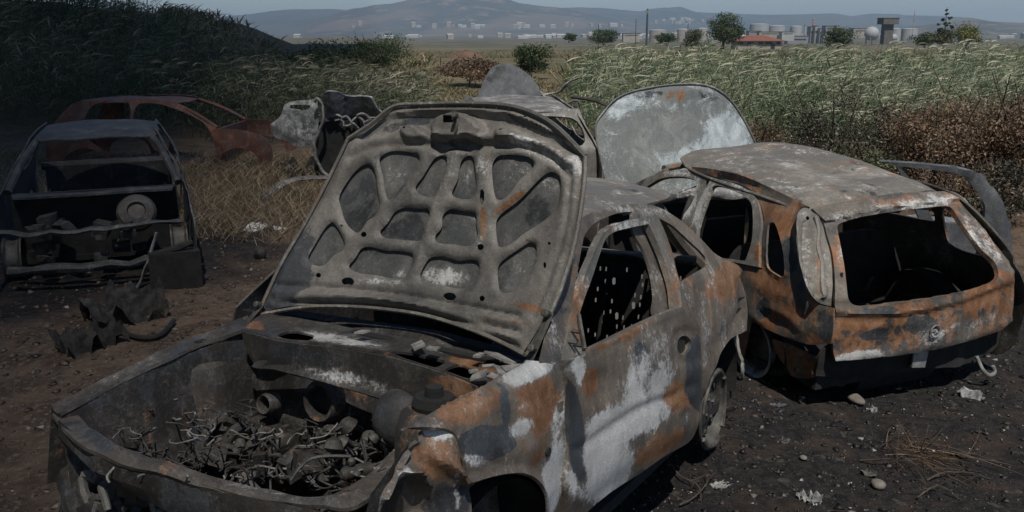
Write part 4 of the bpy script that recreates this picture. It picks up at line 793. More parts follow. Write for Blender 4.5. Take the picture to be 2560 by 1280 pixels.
def ground_mat():
    m, nt, n, l, b = newmat('burnt_earth'); N = NT(nt); co = n.new('ShaderNodeTexCoord').outputs['Object']
    a = N.noise(co, .55, 8, .6); c = N.noise(co, 3, 9, .65); f = N.noise(co, 22, 8, .7); ff = N.noise(co, 90, 4, .7)
    soil = N.mix(N.step(c, .38, .62), (.075, .052, .038), (.15, .105, .074))
    soil = N.mix(N.step(f, .5, .64), soil, (.19, .145, .11))
    char = N.mix(N.step(f, .40, .62), (.014, .0135, .0145), (.036, .032, .030))
    char = N.mix(N.step(c, .50, .66), char, (.052, .038, .030))
    char = N.mix(N.step(N.noise(co, 9, 6, .6, 0, (7, 3, 1)), .60, .68), char, (.075, .068, .06))
    vo = n.new('ShaderNodeTexVoronoi'); l.new(co, vo.inputs['Vector']); vo.inputs['Scale'].default_value = 55; vo.inputs['Randomness'].default_value = 1
    fl = N.m('MULTIPLY', N.step(vo.outputs['Distance'], .13, .07), N.step(N.noise(co, 6, 4, .6, 0, (1, 9, 4)), .5, .6))
    char = N.mix(N.m('MULTIPLY', fl, .8), char, (.35, .34, .32))
    def blob(cx, cy, r0, r1):
        vm = n.new('ShaderNodeVectorMath'); vm.operation = 'DISTANCE'; l.new(co, vm.inputs[0]); vm.inputs[1].default_value = (cx, cy, 0)
        return N.step(N.m('ADD', vm.outputs['Value'], N.m('MULTIPLY', N.m('SUBTRACT', a, .5), 3.4)), r1, r0)
    k = N.m('MAXIMUM', blob(2.4, 4.2, 3.3, 4.5), N.m('MAXIMUM', blob(0, 2.9, 1.9, 2.8), N.m('MAXIMUM', blob(.9, 10.5, 1.6, 2.6), blob(-4.4, 7.8, 1.4, 2.4))))
    col = N.mix(k, soil, char)
    sy = n.new('ShaderNodeSeparateXYZ'); l.new(co, sy.inputs[0])
    grass = N.mix(N.step(N.noise(co, .13, 8, .7), .4, .6), (.15, .12, .075), (.085, .088, .045))
    grass = N.mix(N.step(N.noise(co, .9, 8, .7), .52, .66), grass, (.17, .13, .08))
    col = N.mix(N.step(N.m('ADD', sy.outputs[1], N.m('MULTIPLY', c, 9)), 15, 34), col, grass)
    fields = N.ramp(N.noise(co, .012, 8, .7), [(.36, (.05, .055, .035)), (.48, (.085, .08, .05)), (.56, (.15, .13, .09)), (.66, (.07, .07, .045))])
    col = N.mix(N.step(sy.outputs[1], 150, 420), col, fields)
    l.new(col, b.inputs['Base Color']); b.inputs['Roughness'].default_value = .95; b.inputs['Specular IOR Level'].default_value = .2
    l.new(N.bump(N.m('ADD', f, N.m('MULTIPLY', ff, .5)), .9, .03), b.inputs['Normal'])
    return m
M_ground = ground_mat()
tag(big_mesh('ground', Pg, Qg, M_ground, smooth=True), kind='structure')
# ================================================================ hills
def hillmat(name, c1, c2, c3, s=.0016):
    m, nt, n, l, b = newmat(name); N = NT(nt); co = n.new('ShaderNodeTexCoord').outputs['Object']
    x = N.noise(co, s, 10, .62, .3); y = N.noise(co, s * 5, 8, .7)
    col = N.mix(N.step(x, .45, .58), c1, c2); col = N.mix(N.step(y, .52, .62), col, c3); l.new(col, b.inputs['Base Color']); b.inputs['Roughness'].default_value = 1; return m
def ridge(name, sil, D, depth, mat, foot=-7, seed=0, rug=.10):
    xs = [p[0] for p in sil]; zs = [CAMH + (84 - p[1]) / FPX * D for p in sil]
    us_ = np.arange(min(xs), max(xs) + 1, 10.); nv = 30; V = []
    for j in range(nv + 6):
        t = j / nv; d = D - depth * (1 - t)
        for u in us_:
            ze = np.interp(u, xs, zs); X = (u - 1280) / FPX * d
            h = t ** 1.25 if t <= 1 else 1 - (t - 1) * 1.2
            nz = mnoise.fractal(Vector((X * .0016 + seed, d * .0016, 0)), 1.0, 2.1, 5) * rug * (ze - foot) * (1 - abs(1 - t)) * (1 if t < .97 else .25)
            V.append((X, d, foot + (ze - foot) * h + nz * (0.4 + t)))
    n_ = len(us_); ii = (np.arange(nv + 5)[:, None] * n_ + np.arange(n_ - 1)).ravel(); Q = np.stack([ii, ii + 1, ii + n_ + 1, ii + n_], 1)
    return tag(big_mesh(name, np.array(V), Q, mat, smooth=True), kind='structure')
ridge('hills', [(-700, 20), (200, 40), (560, 44), (640, 37), (700, 29), (760, 25), (850, 26), (900, 30), (1000, 34), (1200, 30), (1440, 20), (1500, 23), (1590, 32), (1640, 29), (1690, 27), (1720, 33), (1800, 36), (1900, 39), (2000, 37), (2060, 35), (2085, 38), (2105, 43), (2120, 40), (2150, 37), (2220, 38), (2232, 41), (2330, 43), (2400, 47), (2450, 55), (2560, 60), (3300, 62)], 5200, 1500, hillmat('hill_scrub', (.045, .055, .045), (.065, .07, .05), (.10, .09, .07)), seed=3, rug=.16)
ridge('mountain', [(780, 60), (860, 32), (920, 25), (1000, 14), (1060, 4), (1110, -4), (1180, -9), (1250, -3), (1300, 12), (1360, 20), (1420, 24), (1520, 45), (1620, 70)], 4200, 1100, hillmat('mountain_scrub', (.05, .055, .045), (.11, .09, .07), (.15, .12, .09), .0022), seed=9, rug=.2)
ridge('low_hill', [(2180, 74), (2300, 62), (2370, 48), (2400, 46), (2440, 55), (2500, 58), (2560, 62), (2900, 60), (3300, 66)], 2600, 600, hillmat('low_hill_scrub', (.05, .055, .04), (.12, .10, .08), (.17, .14, .11), .004), seed=5, rug=.12)
# ================================================================ vegetation
def strips(base, d0, bend, L, W, seg=3, wdir=None, v=None, taper=True):
    n = len(base); t = np.linspace(0, 1, seg + 1)
    C = base[:, None, :] + L[:, None, None] * (d0[:, None, :] * t[None, :, None] + bend[:, None, :] * (t ** 2)[None, :, None])
    if wdir is None: wdir = rng.normal(size=(n, 3))
    w = np.cross(d0, wdir); w /= np.linalg.norm(w, axis=1)[:, None] + 1e-9
    prof = (1 - t ** 1.6 * .95 if taper else np.ones(seg + 1)) * (1 if True else 0); prof = prof * np.where(t == 0, .55, 1) if taper else prof
    o = w[:, None, :] * (W[:, None, None] * .5) * prof[None, :, None]
    V = np.stack([C - o, C + o], 2).reshape(-1, 3)
    b = (np.arange(n) * (seg + 1) * 2)[:, None] + np.arange(seg) * 2
    b = b.ravel(); Q = np.stack([b, b + 1, b + 3, b + 2], 1)
    vv = np.repeat(v if v is not None else rng.random(n), (seg + 1) * 2)
    return V, Q, vv
def join(parts):
    V = []; Q = []; A = []; n = 0
    for v, q, a in parts: V.append(v); Q.append(q + n); A.append(a); n += len(v)
    return np.vstack(V), np.vstack(Q), np.concatenate(A)
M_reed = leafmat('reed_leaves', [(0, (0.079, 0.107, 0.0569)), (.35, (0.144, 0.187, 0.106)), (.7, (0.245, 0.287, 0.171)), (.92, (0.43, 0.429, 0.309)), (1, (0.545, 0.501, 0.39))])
M_reedL = leafmat('shaded_reed_leaves', [(0, (0.0412, 0.0585, 0.0315)), (.5, (0.0959, 0.117, 0.0644)), (.85, (0.179, 0.182, 0.114)), (1, (0.385, 0.338, 0.257))])  # darker copy of the reed colours, shade of the left bank painted in
M_dry = leafmat('dry_straw', [(0, (0.12, 0.085, 0.05)), (.5, (0.24, 0.185, 0.115)), (1, (0.38, 0.31, 0.2))])
M_low = leafmat('low_grass', [(0, (0.0715, 0.0764, 0.0358)), (.5, (0.157, 0.147, 0.0715)), (.8, (0.286, 0.222, 0.129)), (1, (0.429, 0.319, 0.215))])
def reeds(name, XY, H, mat, lab, wind=(.75, -.1), leafL=(.28, .55), nleaf=9, W=.02, dry=0.0):
    n = len(XY); z = terrain(XY[:, 0], XY[:, 1]); B = np.column_stack([XY, z]); dist = XY[:, 1]
    lean = np.column_stack([rng.normal(.10, .10, n), rng.normal(0, .08, n), np.ones(n)]); lean /= np.linalg.norm(lean, axis=1)[:, None]
    bend = np.column_stack([np.full(n, wind[0] * .22), np.full(n, wind[1] * .2), np.full(n, -.05)]) * rng.uniform(.5, 1.3, (n, 1))
    wsc = np.clip(dist / 16, 1, 2.6); v0 = np.clip(.27 + .30 * vnoise(np.column_stack([XY, XY[:, 0] * 0]), .45, 4) * 1.6 + rng.normal(0, .14, n), 0, .75)
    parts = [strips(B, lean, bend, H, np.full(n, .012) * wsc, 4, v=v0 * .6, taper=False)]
    for k in range(nleaf):
        t = (k + rng.random(n)) / nleaf * .85 + .15; p = B + H[:, None] * (lean * t[:, None] + bend * (t ** 2)[:, None])
        az = rng.uniform(0, 6.28, n); d = np.column_stack([np.cos(az) * .8 + wind[0] * .38, np.sin(az) * .8 + wind[1], np.full(n, .85)]); d /= np.linalg.norm(d, axis=1)[:, None]
        bd = np.column_stack([np.full(n, wind[0] * .4), np.full(n, wind[1] * .5), rng.uniform(-1.0, -.2, n)])
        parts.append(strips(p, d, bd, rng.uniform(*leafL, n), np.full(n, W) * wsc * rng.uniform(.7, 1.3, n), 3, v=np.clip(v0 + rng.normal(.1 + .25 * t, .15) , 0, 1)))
    # feathery heads
    k = rng.random(n) < .28; p = (B + H[:, None] * (lean + bend))[k]; m_ = len(p)
    for q in range(3):
        d = np.column_stack([np.full(m_, wind[0]) + rng.normal(0, .15, m_), rng.normal(wind[1], .15, m_), rng.uniform(.3, .8, m_)]); d /= np.linalg.norm(d, axis=1)[:, None]
        parts.append(strips(p, d, np.tile([wind[0] * .3, 0, -.45], (m_, 1)), rng.uniform(.2, .36, m_), np.full(m_, .028) * wsc[k], 3, v=rng.uniform(.72, 1, m_)))
    V, Q, A = join(parts); o = big_mesh(name, V, Q, mat, {'v': A}); tag(o, lab, 'reeds', kind='stuff'); return o
def scatter(n, f, y0, y1, u0, u1, p=1.0):
    out = []
    while sum(len(o) for o in out) < n:
        y = y0 + (y1 - y0) * rng.random(n) ** p; u = rng.uniform(u0, u1, n); x = u * y
        k = f(x, y); out.append(np.column_stack([x, y])[k])
    return np.vstack(out)[:n]
def rline(x, y): return x > .070 * y + .25 * np.sin(y * .8)
XY = scatter(5200, lambda x, y: rline(x, y) & (y > 13.3 + 1.0 * np.sin(x * 1.1)) & (np.sin(x * 2.1 + y * .7) + np.sin(y * 1.9 - x) + np.sin(x * .9) > -1.3), 12.5, 34, .05, .72, 1.25)
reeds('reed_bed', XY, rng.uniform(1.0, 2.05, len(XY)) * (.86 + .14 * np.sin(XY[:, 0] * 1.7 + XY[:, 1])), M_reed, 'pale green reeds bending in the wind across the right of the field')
XY = scatter(2600, lambda x, y: (x < -.105 * y), 17.5, 32, -.78, -.09, 1.2)
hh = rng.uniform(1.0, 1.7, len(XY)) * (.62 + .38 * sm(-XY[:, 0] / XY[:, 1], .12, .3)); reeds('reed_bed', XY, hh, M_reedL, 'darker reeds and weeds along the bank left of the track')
# trampled dry reeds at the edge
XY = scatter(1500, lambda x, y: (x > .06 * y) & (x < .36 * y) & (y > 11.8), 11.8, 15, .04, .5, 1)
n = len(XY); B = np.column_stack([XY, terrain(XY[:, 0], XY[:, 1]) + rng.uniform(0, .25, n)]); parts = []
for k in range(7):
    az = rng.uniform(0, 6.28, n); d = np.column_stack([np.cos(az), np.sin(az) * .5, rng.uniform(.1, 1.3, n)]); d /= np.linalg.norm(d, axis=1)[:, None]
    parts.append(strips(B + rng.normal(0, .12, (n, 3)) * [1, 1, .4] + [0, 0, .1], d, np.tile([.2, 0, -.35], (n, 1)), rng.uniform(.3, .8, n), np.full(n, .018), 3))
V, Q, A = join(parts); tag(big_mesh('dry_reeds', V, Q, M_dry, {'v': A}), 'flattened straw coloured dead reeds beside the raised bonnets', 'dry reeds', kind='stuff')
def tufts(name, XY, h, mat, lab, k=9, W=.009, cat='grass', spread=.12):
    n = len(XY); B = np.column_stack([XY, terrain(XY[:, 0], XY[:, 1])]); parts = []
    for j in range(k):
        az = rng.uniform(0, 6.28, n); q = rng.uniform(.2, .9, n); d = np.column_stack([np.cos(az) * q, np.sin(az) * q, np.ones(n)]); d /= np.linalg.norm(d, axis=1)[:, None]
        parts.append(strips(B + np.column_stack([rng.normal(0, spread, (n, 2)), np.zeros(n)]), d, np.column_stack([np.cos(az) * .25 + .1, np.sin(az) * .25, np.full(n, -.25)]), h * rng.uniform(.5, 1.2, n), np.full(n, W) * np.clip(XY[:, 1] / 10, 1, 6), 3))
    V, Q, A = join(parts); return tag(big_mesh(name, V, Q, mat, {'v': A}), lab, cat, kind='stuff')
XY = scatter(1500, lambda x, y: (x < -.16 * y) & ((x > -.42 * y) | (y > 9.5)), 8.6, 15, -.62, -.16, .8)
tufts('dry_grass', XY, .30, M_dry, 'dry straw tufts on the bare ground by the left wrecks', 10)
XY = scatter(2600, lambda x, y: (x > -.13 * y) & (x < .09 * y) & (np.sin(x * 1.3 + y * .35) + .5 * np.sin(y * .9 + x) > -.2), 15, 55, -.14, .1, 1.1)
tufts('track_grass', XY, .20, M_low, 'short green and yellow grass along the dirt track', 8, .012)
XY = scatter(6500, lambda x, y: (y > 32) & ~((x > -.085 * y - 1) & (x < .075 * y) & (y < 130)) & (np.sin(x * .11 + 1) + np.sin(y * .07 + x * .05) > -.9), 32, 260, -.4, .66, 1.6)
tufts('tall_field_grass', XY, .9, M_low, 'tall grass covering the far part of the field', 7, .02, spread=.5)
# shrubs
def leafcloud(c, r, n, ls, lumps=9, seed=0, flat=.9):
    g = np.random.default_rng(seed); c = np.array(c, float); r = np.array(r, float)
    lc = g.normal(0, 1, (lumps, 3)); lc /= np.linalg.norm(lc, axis=1)[:, None]; lc *= g.uniform(.25, .72, (lumps, 1)); lr = g.uniform(.22, .46, lumps)
    k = g.integers(0, lumps, n); d = g.normal(0, 1, (n, 3)); d /= np.linalg.norm(d, axis=1)[:, None]; rad = g.random(n) ** .45
    p = lc[k] + d * (rad * lr[k] * g.uniform(.7, 1.25, n))[:, None]; p[:, 2] = np.maximum(p[:, 2], -1)
    P = c + p * r
    a = g.normal(0, 1, (n, 3)); a /= np.linalg.norm(a, axis=1)[:, None]; b = np.cross(a, g.normal(0, 1, (n, 3))); b /= np.linalg.norm(b, axis=1)[:, None]
    s = ls * g.uniform(.5, 1.4, n); a = a * s[:, None]; b = b * (s * .55)[:, None]
    V = np.stack([P - a, P - b * .8, P + a, P + b * .8], 1).reshape(-1, 3); Q = np.arange(4 * n).reshape(-1, 4)
    v = np.clip(g.random(lumps)[k] * .55 + g.normal(.22, .2, n), 0, 1)
    return V, Q, np.repeat(v, 4)
def shrub(name, lab, x, y, r, h, n, ls, mat, cat='shrub', group=None, z0=None, stemmat=None, seed=0, lumps=10, trunk=.3, tree=False, tilt=0):
    z = float(terrain(x, y)) if z0 is None else z0
    e = empty(name, Vector((x, y, z)), lab, cat, group)
    rz = h * (.5 if not tree else .5 * (1 - trunk)); cz = h * (.47 if not tree else .5)
    V, Q, A = leafcloud((0, 0, cz), (r, r * .9, rz * 1.05), n, ls, lumps, seed)
    o = big_mesh('crown' if tree else 'foliage', V, Q, mat, {'v': A}); o.parent = e
    rr = random.Random(seed); mb = MB()
    for k in range(5 if tree else 9):
        a = rr.uniform(0, 6.28); q = rr.uniform(.3, .8); tr = h * .02 if tree else h * .008
        mb.tube(wav([(0, 0, -.1), (rr.uniform(-.1, .1) * r, rr.uniform(-.1, .1) * r, h * trunk), (r * q * math.cos(a) * .6, r * q * math.sin(a) * .6, h * .62), (r * q * math.cos(a), r * q * math.sin(a), h * rr.uniform(.7, .95))], 3), [tr * (1 - i / 11) + .003 for i in range(10)], 5)
    mb.build('trunk' if tree else 'stems', stemmat or M_bark, e)
    return e
M_bark = plain('bark', (.09, .07, .055), .95, 0, .5, 8)
L_olive = leafmat('olive_leaves', [(0, (0.036, 0.042, 0.0216)), (.5, (0.09, 0.102, 0.048)), (.85, (0.18, 0.18, 0.102)), (1, (0.36, 0.324, 0.24))])
L_green = leafmat('green_leaves', [(0, (.02, .035, .012)), (.5, (.05, .08, .03)), (1, (.12, .15, .06))])
L_brown = leafmat('scorched_leaves', [(0, (0.0475, 0.0343, 0.025)), (.4, (0.142, 0.0919, 0.0562)), (.75, (0.261, 0.171, 0.106)), (1, (0.404, 0.331, 0.25))])
L_dark = leafmat('singed_leaves', [(0, (0.0203, 0.0189, 0.0162)), (.5, (0.0607, 0.0567, 0.0378)), (.85, (0.149, 0.128, 0.0878)), (1, (0.378, 0.324, 0.257))])
L_yell = leafmat('yellowish_leaves', [(0, (.08, .09, .025)), (.5, (.16, .17, .05)), (1, (.26, .25, .09))])
def at_px(px, y): return (px - 1280) / FPX * (y * math.cos(PITCH) + CAMH * math.sin(PITCH))
big_sh = [('dark olive shrub with pale seed heads rising behind the hatchback roof', 2075, 11.6, .80, 1.68, 9000, L_dark), ('singed blackish shrub to the right of the olive one', 2235, 11.8, .75, 1.55, 8000, L_dark),
          ('low dark brushwood right beside the raised grey bonnet', 1950, 11.0, .8, 1.0, 6000, L_dark), ('olive shrub seen over the rear of the hatchback roof', 2170, 10.6, .7, 1.15, 6000, L_olive),
          ('rust brown dried shrub behind the open rear door', 2330, 10.8, 1.0, 1.7, 10000, L_brown), ('tall reddish brown shrub near the right edge', 2450, 11.2, 1.05, 1.95, 12000, L_brown), ('brown scorched shrub cut by the right edge', 2575, 10.6, 1.0, 1.85, 10000, L_brown),
          ('low dark scorched shrub at the foot of the thicket on the right', 2500, 9.9, .75, .85, 6000, L_dark), ('low brown brush under the tall reddish shrub', 2400, 9.9, .6, .8, 4500, L_brown), ('straw brown shrub between the two raised bonnets and the reeds', 1880, 12.2, .8, 1.1, 5000, L_brown)]
for k, (lab, px, y, r, h, n, mt) in enumerate(big_sh): shrub('shrub', lab, at_px(px, y), y, r, h, n, .022, mt, 'shrub', 'shrubs in the thicket on the right', seed=40 + k, lumps=16, trunk=.15)
for k, (lab, px, y, r, h, n, mt) in enumerate([('round green bush standing by the dirt track', 1325, 42, 1.5, 1.9, 4500, L_green), ('brown dried bush left of the track', 1180, 36, 2.1, 1.4, 7000, L_brown), ('dark bush rising over the left reeds', 935, 46, 2.6, 2.5, 7000, L_green), ('dark bush low on the bank left of the mountain', 790, 40, 2.4, 2.0, 6000, L_green),
          ('reddish weeds on the high bank at upper left', 430, 25, 1.6, 1.2, 4500, L_brown), ('green scrub at the top of the bank', 560, 27, 2.2, 1.4, 5000, L_olive), ('dark scrub on the skyline of the bank', 300, 27, 2.4, 1.6, 6000, L_olive), ('leafy weeds at the right end of the left bank', 1010, 21, 1.1, .9, 5000, L_green), ('scrub in the upper left corner of the view', 90, 26, 2.6, 1.8, 6000, L_dark)]):
    shrub('bush', lab, at_px(px, y), y, r, h, n, .03 if y < 30 else .06, mt, 'bush', None, seed=70 + k, lumps=14, trunk=.15)
for k, (lab, px, y, r, h, n, ls, mt, base) in enumerate([('round green tree beside the red-roofed building', 1795, 150, 4.5, 6.0, 8000, .16, L_green, 118), ('low olive tree left of the round green tree', 1722, 150, 2.6, 3.4, 3500, .15, L_olive, 120),
          ('dark tree clump in front of the refinery stacks', 2078, 150, 3.6, 3.6, 4000, .17, L_green, 118), ('dark tree at the foot of the concrete water tower', 2290, 170, 3.4, 3.2, 3500, .17, L_green, 116), ('yellow green tree near the right skyline', 2395, 140, 3.4, 4.6, 4000, .15, L_yell, 120), ('squat green tree behind the reeds by the thin spindly tree', 2335, 140, 3.0, 3.2, 3000, .15, L_olive, 118),
          ('dark tree left of the black chimney', 1505, 220, 5.2, 4.0, 3500, .22, L_green, 110), ('tree clump right of the black chimney', 1660, 190, 3.6, 3.0, 2500, .2, L_green, 112), ('far dark tree above the dirt heap', 1420, 260, 3.0, 3.0, 1500, .25, L_green, 105)]):
    z0 = CAMH - (base - 84) / FPX * y; shrub('tree', lab, (px - 1280) / FPX * y, y, r, h, n, ls, mt, 'tree', 'trees beyond the reeds', z0=z0, seed=90 + k, lumps=26, trunk=.02, tree=True)
# spindly conifer-like tree on the skyline
y = 140; e = empty('spindly_tree', Vector(((2335 - 1280) / FPX * y, y, -.2)), 'thin spindly tree with ragged branches, tallest against the right sky', 'tree', 'trees beyond the reeds')
parts = []
for k, (dx, zz, r_) in enumerate([(0, 6.1, .35), (.1, 5.4, .5), (.7, 4.9, .55), (-.3, 4.6, .5), (.3, 4.0, .8), (-1.1, 3.9, .6), (1.0, 3.4, .7), (-.6, 3.0, .9), (.5, 2.5, 1.1), (-.9, 2.0, .9)]): parts.append(leafcloud((dx, 0, zz), (r_, r_ * .7, r_ * .55), 320, .13, 4, 120 + k))
V, Q, A = join(parts); o = big_mesh('crown', V, Q, L_green, {'v': A}); o.parent = e
mb = MB(); mb.tube([(0, 0, -1), (.05, 0, 3), (0, 0, 6.6)], [.14, .09, .02], 6); mb.build('trunk', M_bark, e)
# ================================================================ far buildings
M_wht = plain('white_render', (.42, .42, .40), .8, 0, .15, .3, 0); M_bei = plain('beige_render', (.36, .33, .29), .85, 0, .2, .2, 0); M_tile = plain('red_roof_tiles', (.22, .085, .06), .85, 0, .3, 2, .4); M_conc = plain('dark_concrete', (.13, .125, .115), .9, 0, .25, .5, 0)
M_win = plain('dark_window', (.03, .035, .04), .3, 0, .1, 1, 0); M_redp = plain('red_paint', (.45, .09, .06), .7, 0, .1, 1, 0); M_tank = plain('tank_white', (.36, .37, .37), .7, 0, .12, .1, 0); M_dst = plain('dark_steel', (.05, .055, .06), .7, 0, .2, 1, 0); M_iron = plain('grey_iron', (.25, .26, .27), .7, 0, .2, 1, 0)
def fz(y, py): return CAMH - (py - 84) / FPX * y
def fx(y, px): return (px - 1280) / FPX * y
Y = 250; x0, x1 = fx(Y, 1833), fx(Y, 1940); zb, ze, zr = fz(Y, 121), fz(Y, 101), fz(Y, 88); cx = (x0 + x1) / 2; w = x1 - x0
e = empty('low_building', Vector((cx, Y, zb)), 'low beige building with red tiled hip roof behind the reeds', 'building'); H = ze - zb
mb = MB(); mb.box((0, 4, H / 2), (w, 8, H)); mb.build('wall', M_bei, e, smooth=False)
o_ = .8; mb = MB(); mb.add([(-w / 2 - o_, -o_, H), (w / 2 + o_, -o_, H), (w / 2 + o_, 8 + o_, H), (-w / 2 - o_, 8 + o_, H), (-w * .22, 4, zr - zb), (w * .16, 4, zr - zb), (-w / 2 - o_, -o_, H - .15), (w / 2 + o_, -o_, H - .15), (w / 2 + o_, 8 + o_, H - .15), (-w / 2 - o_, 8 + o_, H - .15)], [(0, 1, 5, 4), (1, 2, 5), (2, 3, 4, 5), (3, 0, 4), (6, 7, 1, 0), (7, 8, 2, 1), (9, 6, 0, 3), (8, 9, 3, 2), (9, 8, 7, 6)]); mb.build('roof', M_tile, e, smooth=False)
for k, (a, b) in enumerate(((-.44, .12), (-.22, .14), (.02, .1), (.2, .16), (.42, .08))):
    mb = MB(); mb.box((a * w, -.03, H * .72), (b * w, .1, H * .3)); mb.build('window', M_win, e, smooth=False)
mb = MB(); mb.box((.3 * w, -.04, H * .32), (1.2, .1, H * .6)); mb.build('door', M_win, e, smooth=False)
# concrete water tower
Y = 400; e = empty('water_tower', Vector((fx(Y, 2195), Y, fz(Y, 110))), 'dark grey concrete tower with a wider flat box on top', 'tower'); zt = fz(Y, 48) - fz(Y, 110); zu = fz(Y, 62) - fz(Y, 110); s = Y / FPX
mb = MB(); mb.box((0, 0, zu / 2), (21 * s, 21 * s, zu)); mb.build('shaft', M_conc, e, smooth=False)
mb = MB(); mb.box((0, 0, (zt + zu) / 2), (37 * s, 37 * s, zt - zu)); mb.box((0, 0, zt + .15), (39 * s, 39 * s, .3)); mb.build('tank_box', M_conc, e, smooth=False)
# storage tanks: (px centre, width px, top py, bottom py)
tk = [(1883, 46, 62, 77, 'widest white storage tank above the red roof'), (1926, 40, 66, 80, 'white storage tank right of the widest one'), (1973, 28, 67, 78, 'small white tank left of the refinery stacks'), (1637, 43, 76, 95, 'cream storage tank just right of the black chimney'), (1698, 30, 74, 90, 'cream tank left of the round tree'), (2217, 22, 73, 88, 'white tank right behind the concrete tower'), (2250, 37, 73, 87, 'white tank under the thin mast'), (1745, 26, 72, 86, 'cream tank half hidden by the round tree'), (1800, 30, 70, 84, 'tank behind the round tree crown')]
for px, wp, a, b, lab in tk:
    Y = 900; s = Y / FPX; e = empty('storage_tank', Vector((fx(Y, px), Y, fz(Y, b))), lab, 'tank', 'storage tanks of the refinery'); h = (b - a) * s; r_ = wp * s / 2
    mb = MB(); mb.lathe((0, 0, 0), [(r_, -6), (r_, h)], 28, cap=False); mb.build('shell', M_tank if px > 1800 else M_bei, e)
    mb = MB(); mb.lathe((0, 0, h), [(r_ * 1.01, -.4), (r_ * 1.01, 0), (r_ * .6, .7), (.1, .9)], 28); mb.build('roof', M_tank, e)
for px, py, rp, lab in ((2158, 84, 17, 'large white spherical gas tank left of the concrete tower'), (2212, 94, 9.5, 'small white spherical tank right of the concrete tower'), (1472, 88, 9, 'small white dome left of the black chimney')):
    Y = 700; s = Y / FPX; c = Vector((fx(Y, px), Y, fz(Y, py))); r_ = rp * s; e = empty('gas_sphere', c, lab, 'tank', 'round gas tanks')
    mb = MB(); mb.lathe((0, 0, 0), [(max(.02, r_ * math.cos(a)), r_ * math.sin(a)) for a in np.linspace(-1.57, 1.57, 16)], 24); mb.build('sphere', M_tank, e)
    for k in range(6):
        mb = MB(); a = k * 1.047; mb.tube([(r_ * .8 * math.cos(a), r_ * .8 * math.sin(a), -r_ - 3), (r_ * .8 * math.cos(a), r_ * .8 * math.sin(a), -r_ * .3)], r_ * .05, 6); mb.build('leg', M_iron, e)
def stack(px, top, bot, wp, Y, mat, bands, lab, name='chimney', bm=None):
    s = Y / FPX; e = empty(name, Vector((fx(Y, px), Y, fz(Y, bot))), lab, 'chimney' if name == 'chimney' else 'mast'); h = (bot - top) * s
    mb = MB(); mb.tube([(0, 0, -4), (0, 0, h)], [wp * s * .62, wp * s * .45], 12); mb.build('shaft', mat, e)
    for a, b in bands:
        mb = MB(); mb.lathe((0, 0, h - b * s), [(wp * s * .56, 0), (wp * s * .54, (b - a) * s)], 12, cap=False); mb.build('band', bm or M_tank, e)
stack(1609, 25, 96, 4.5, 500, M_dst, [(5, 7), (9, 11)], 'tall black chimney with white bands near the top')
stack(2014, 48, 92, 5, 900, M_redp, [(0, 3), (6, 9), (12, 15), (18, 40)], 'red and white striped refinery chimney')
stack(1995, 61, 92, 5, 900, M_redp, [(0, 2), (5, 30)], 'shorter red and white stack left of the striped chimney')
stack(1582, 48, 94, 1.6, 300, M_dst, [], 'thin dark pole left of the black chimney', 'pole')
stack(2258, 28, 80, 1.6, 500, M_tank, [(8, 14), (22, 28)], 'slender red and white radio mast', 'mast', M_redp)
stack(1491, 62, 96, 1.6, 260, M_dst, [], 'short dark pole above the track', 'pole'); stack(1709, 58, 92, 1.8, 400, M_dst, [], 'dark pole left of the round tree', 'pole'); stack(1675, 52, 94, 1.4, 450, M_iron, [], 'grey pylon behind the cream tanks', 'pole')
# refinery blocks
rr = random.Random(33)
for k, (px, wp, a, b, mt) in enumerate([(2008, 8, 68, 96, M_iron), (2019, 9, 66, 97, M_bei), (2029, 6, 72, 97, M_iron), (2040, 8, 76, 97, M_bei), (1975, 50, 90, 108, M_iron), (2128, 40, 72, 84, M_bei), (2055, 30, 66, 80, M_iron), (1870, 30, 78, 86, M_iron), (1905, 50, 80, 90, M_bei), (2395, 40, 84, 100, M_wht), (1950, 30, 80, 90, M_wht), (1570, 40, 84, 94, M_bei), (1720, 30, 80, 92, M_bei)]):
    Y = 820 - k * 6; s = Y / FPX; e = empty('refinery_block', Vector((fx(Y, px), Y, fz(Y, b))), ['grey', 'pale', 'grey', 'pale', 'long grey', 'wide beige', 'low grey', 'flat grey', 'long beige', 'white', 'small white', 'low beige', 'plain beige'][k] + ' industrial block ' + ['left of the striped chimney', 'under the striped chimney', 'just right of the striped chimney', 'second right of the striped chimney', 'behind the red roof', 'left of the large gas sphere', 'behind the dark tree clump', 'below the widest tank', 'above the red roof', 'under the yellow green tree', 'right of the red roof', 'beside the black chimney', 'left of the round tree'][k], 'building', 'industrial blocks')
    h = (b - a) * s; mb = MB(); mb.box((0, 0, h / 2 - 2), (wp * s, 10, h + 4)); mb.build('wall', mt, e, smooth=False); mb = MB(); mb.box((0, 0, h + .2), (wp * s * 1.04, 10.6, .4)); mb.build('roof', M_conc, e, smooth=False)
    mb = MB(); mb.box((0, -5.02, h * .55), (wp * s * .8, .1, h * .18)); mb.build('window', M_win, e, smooth=False)
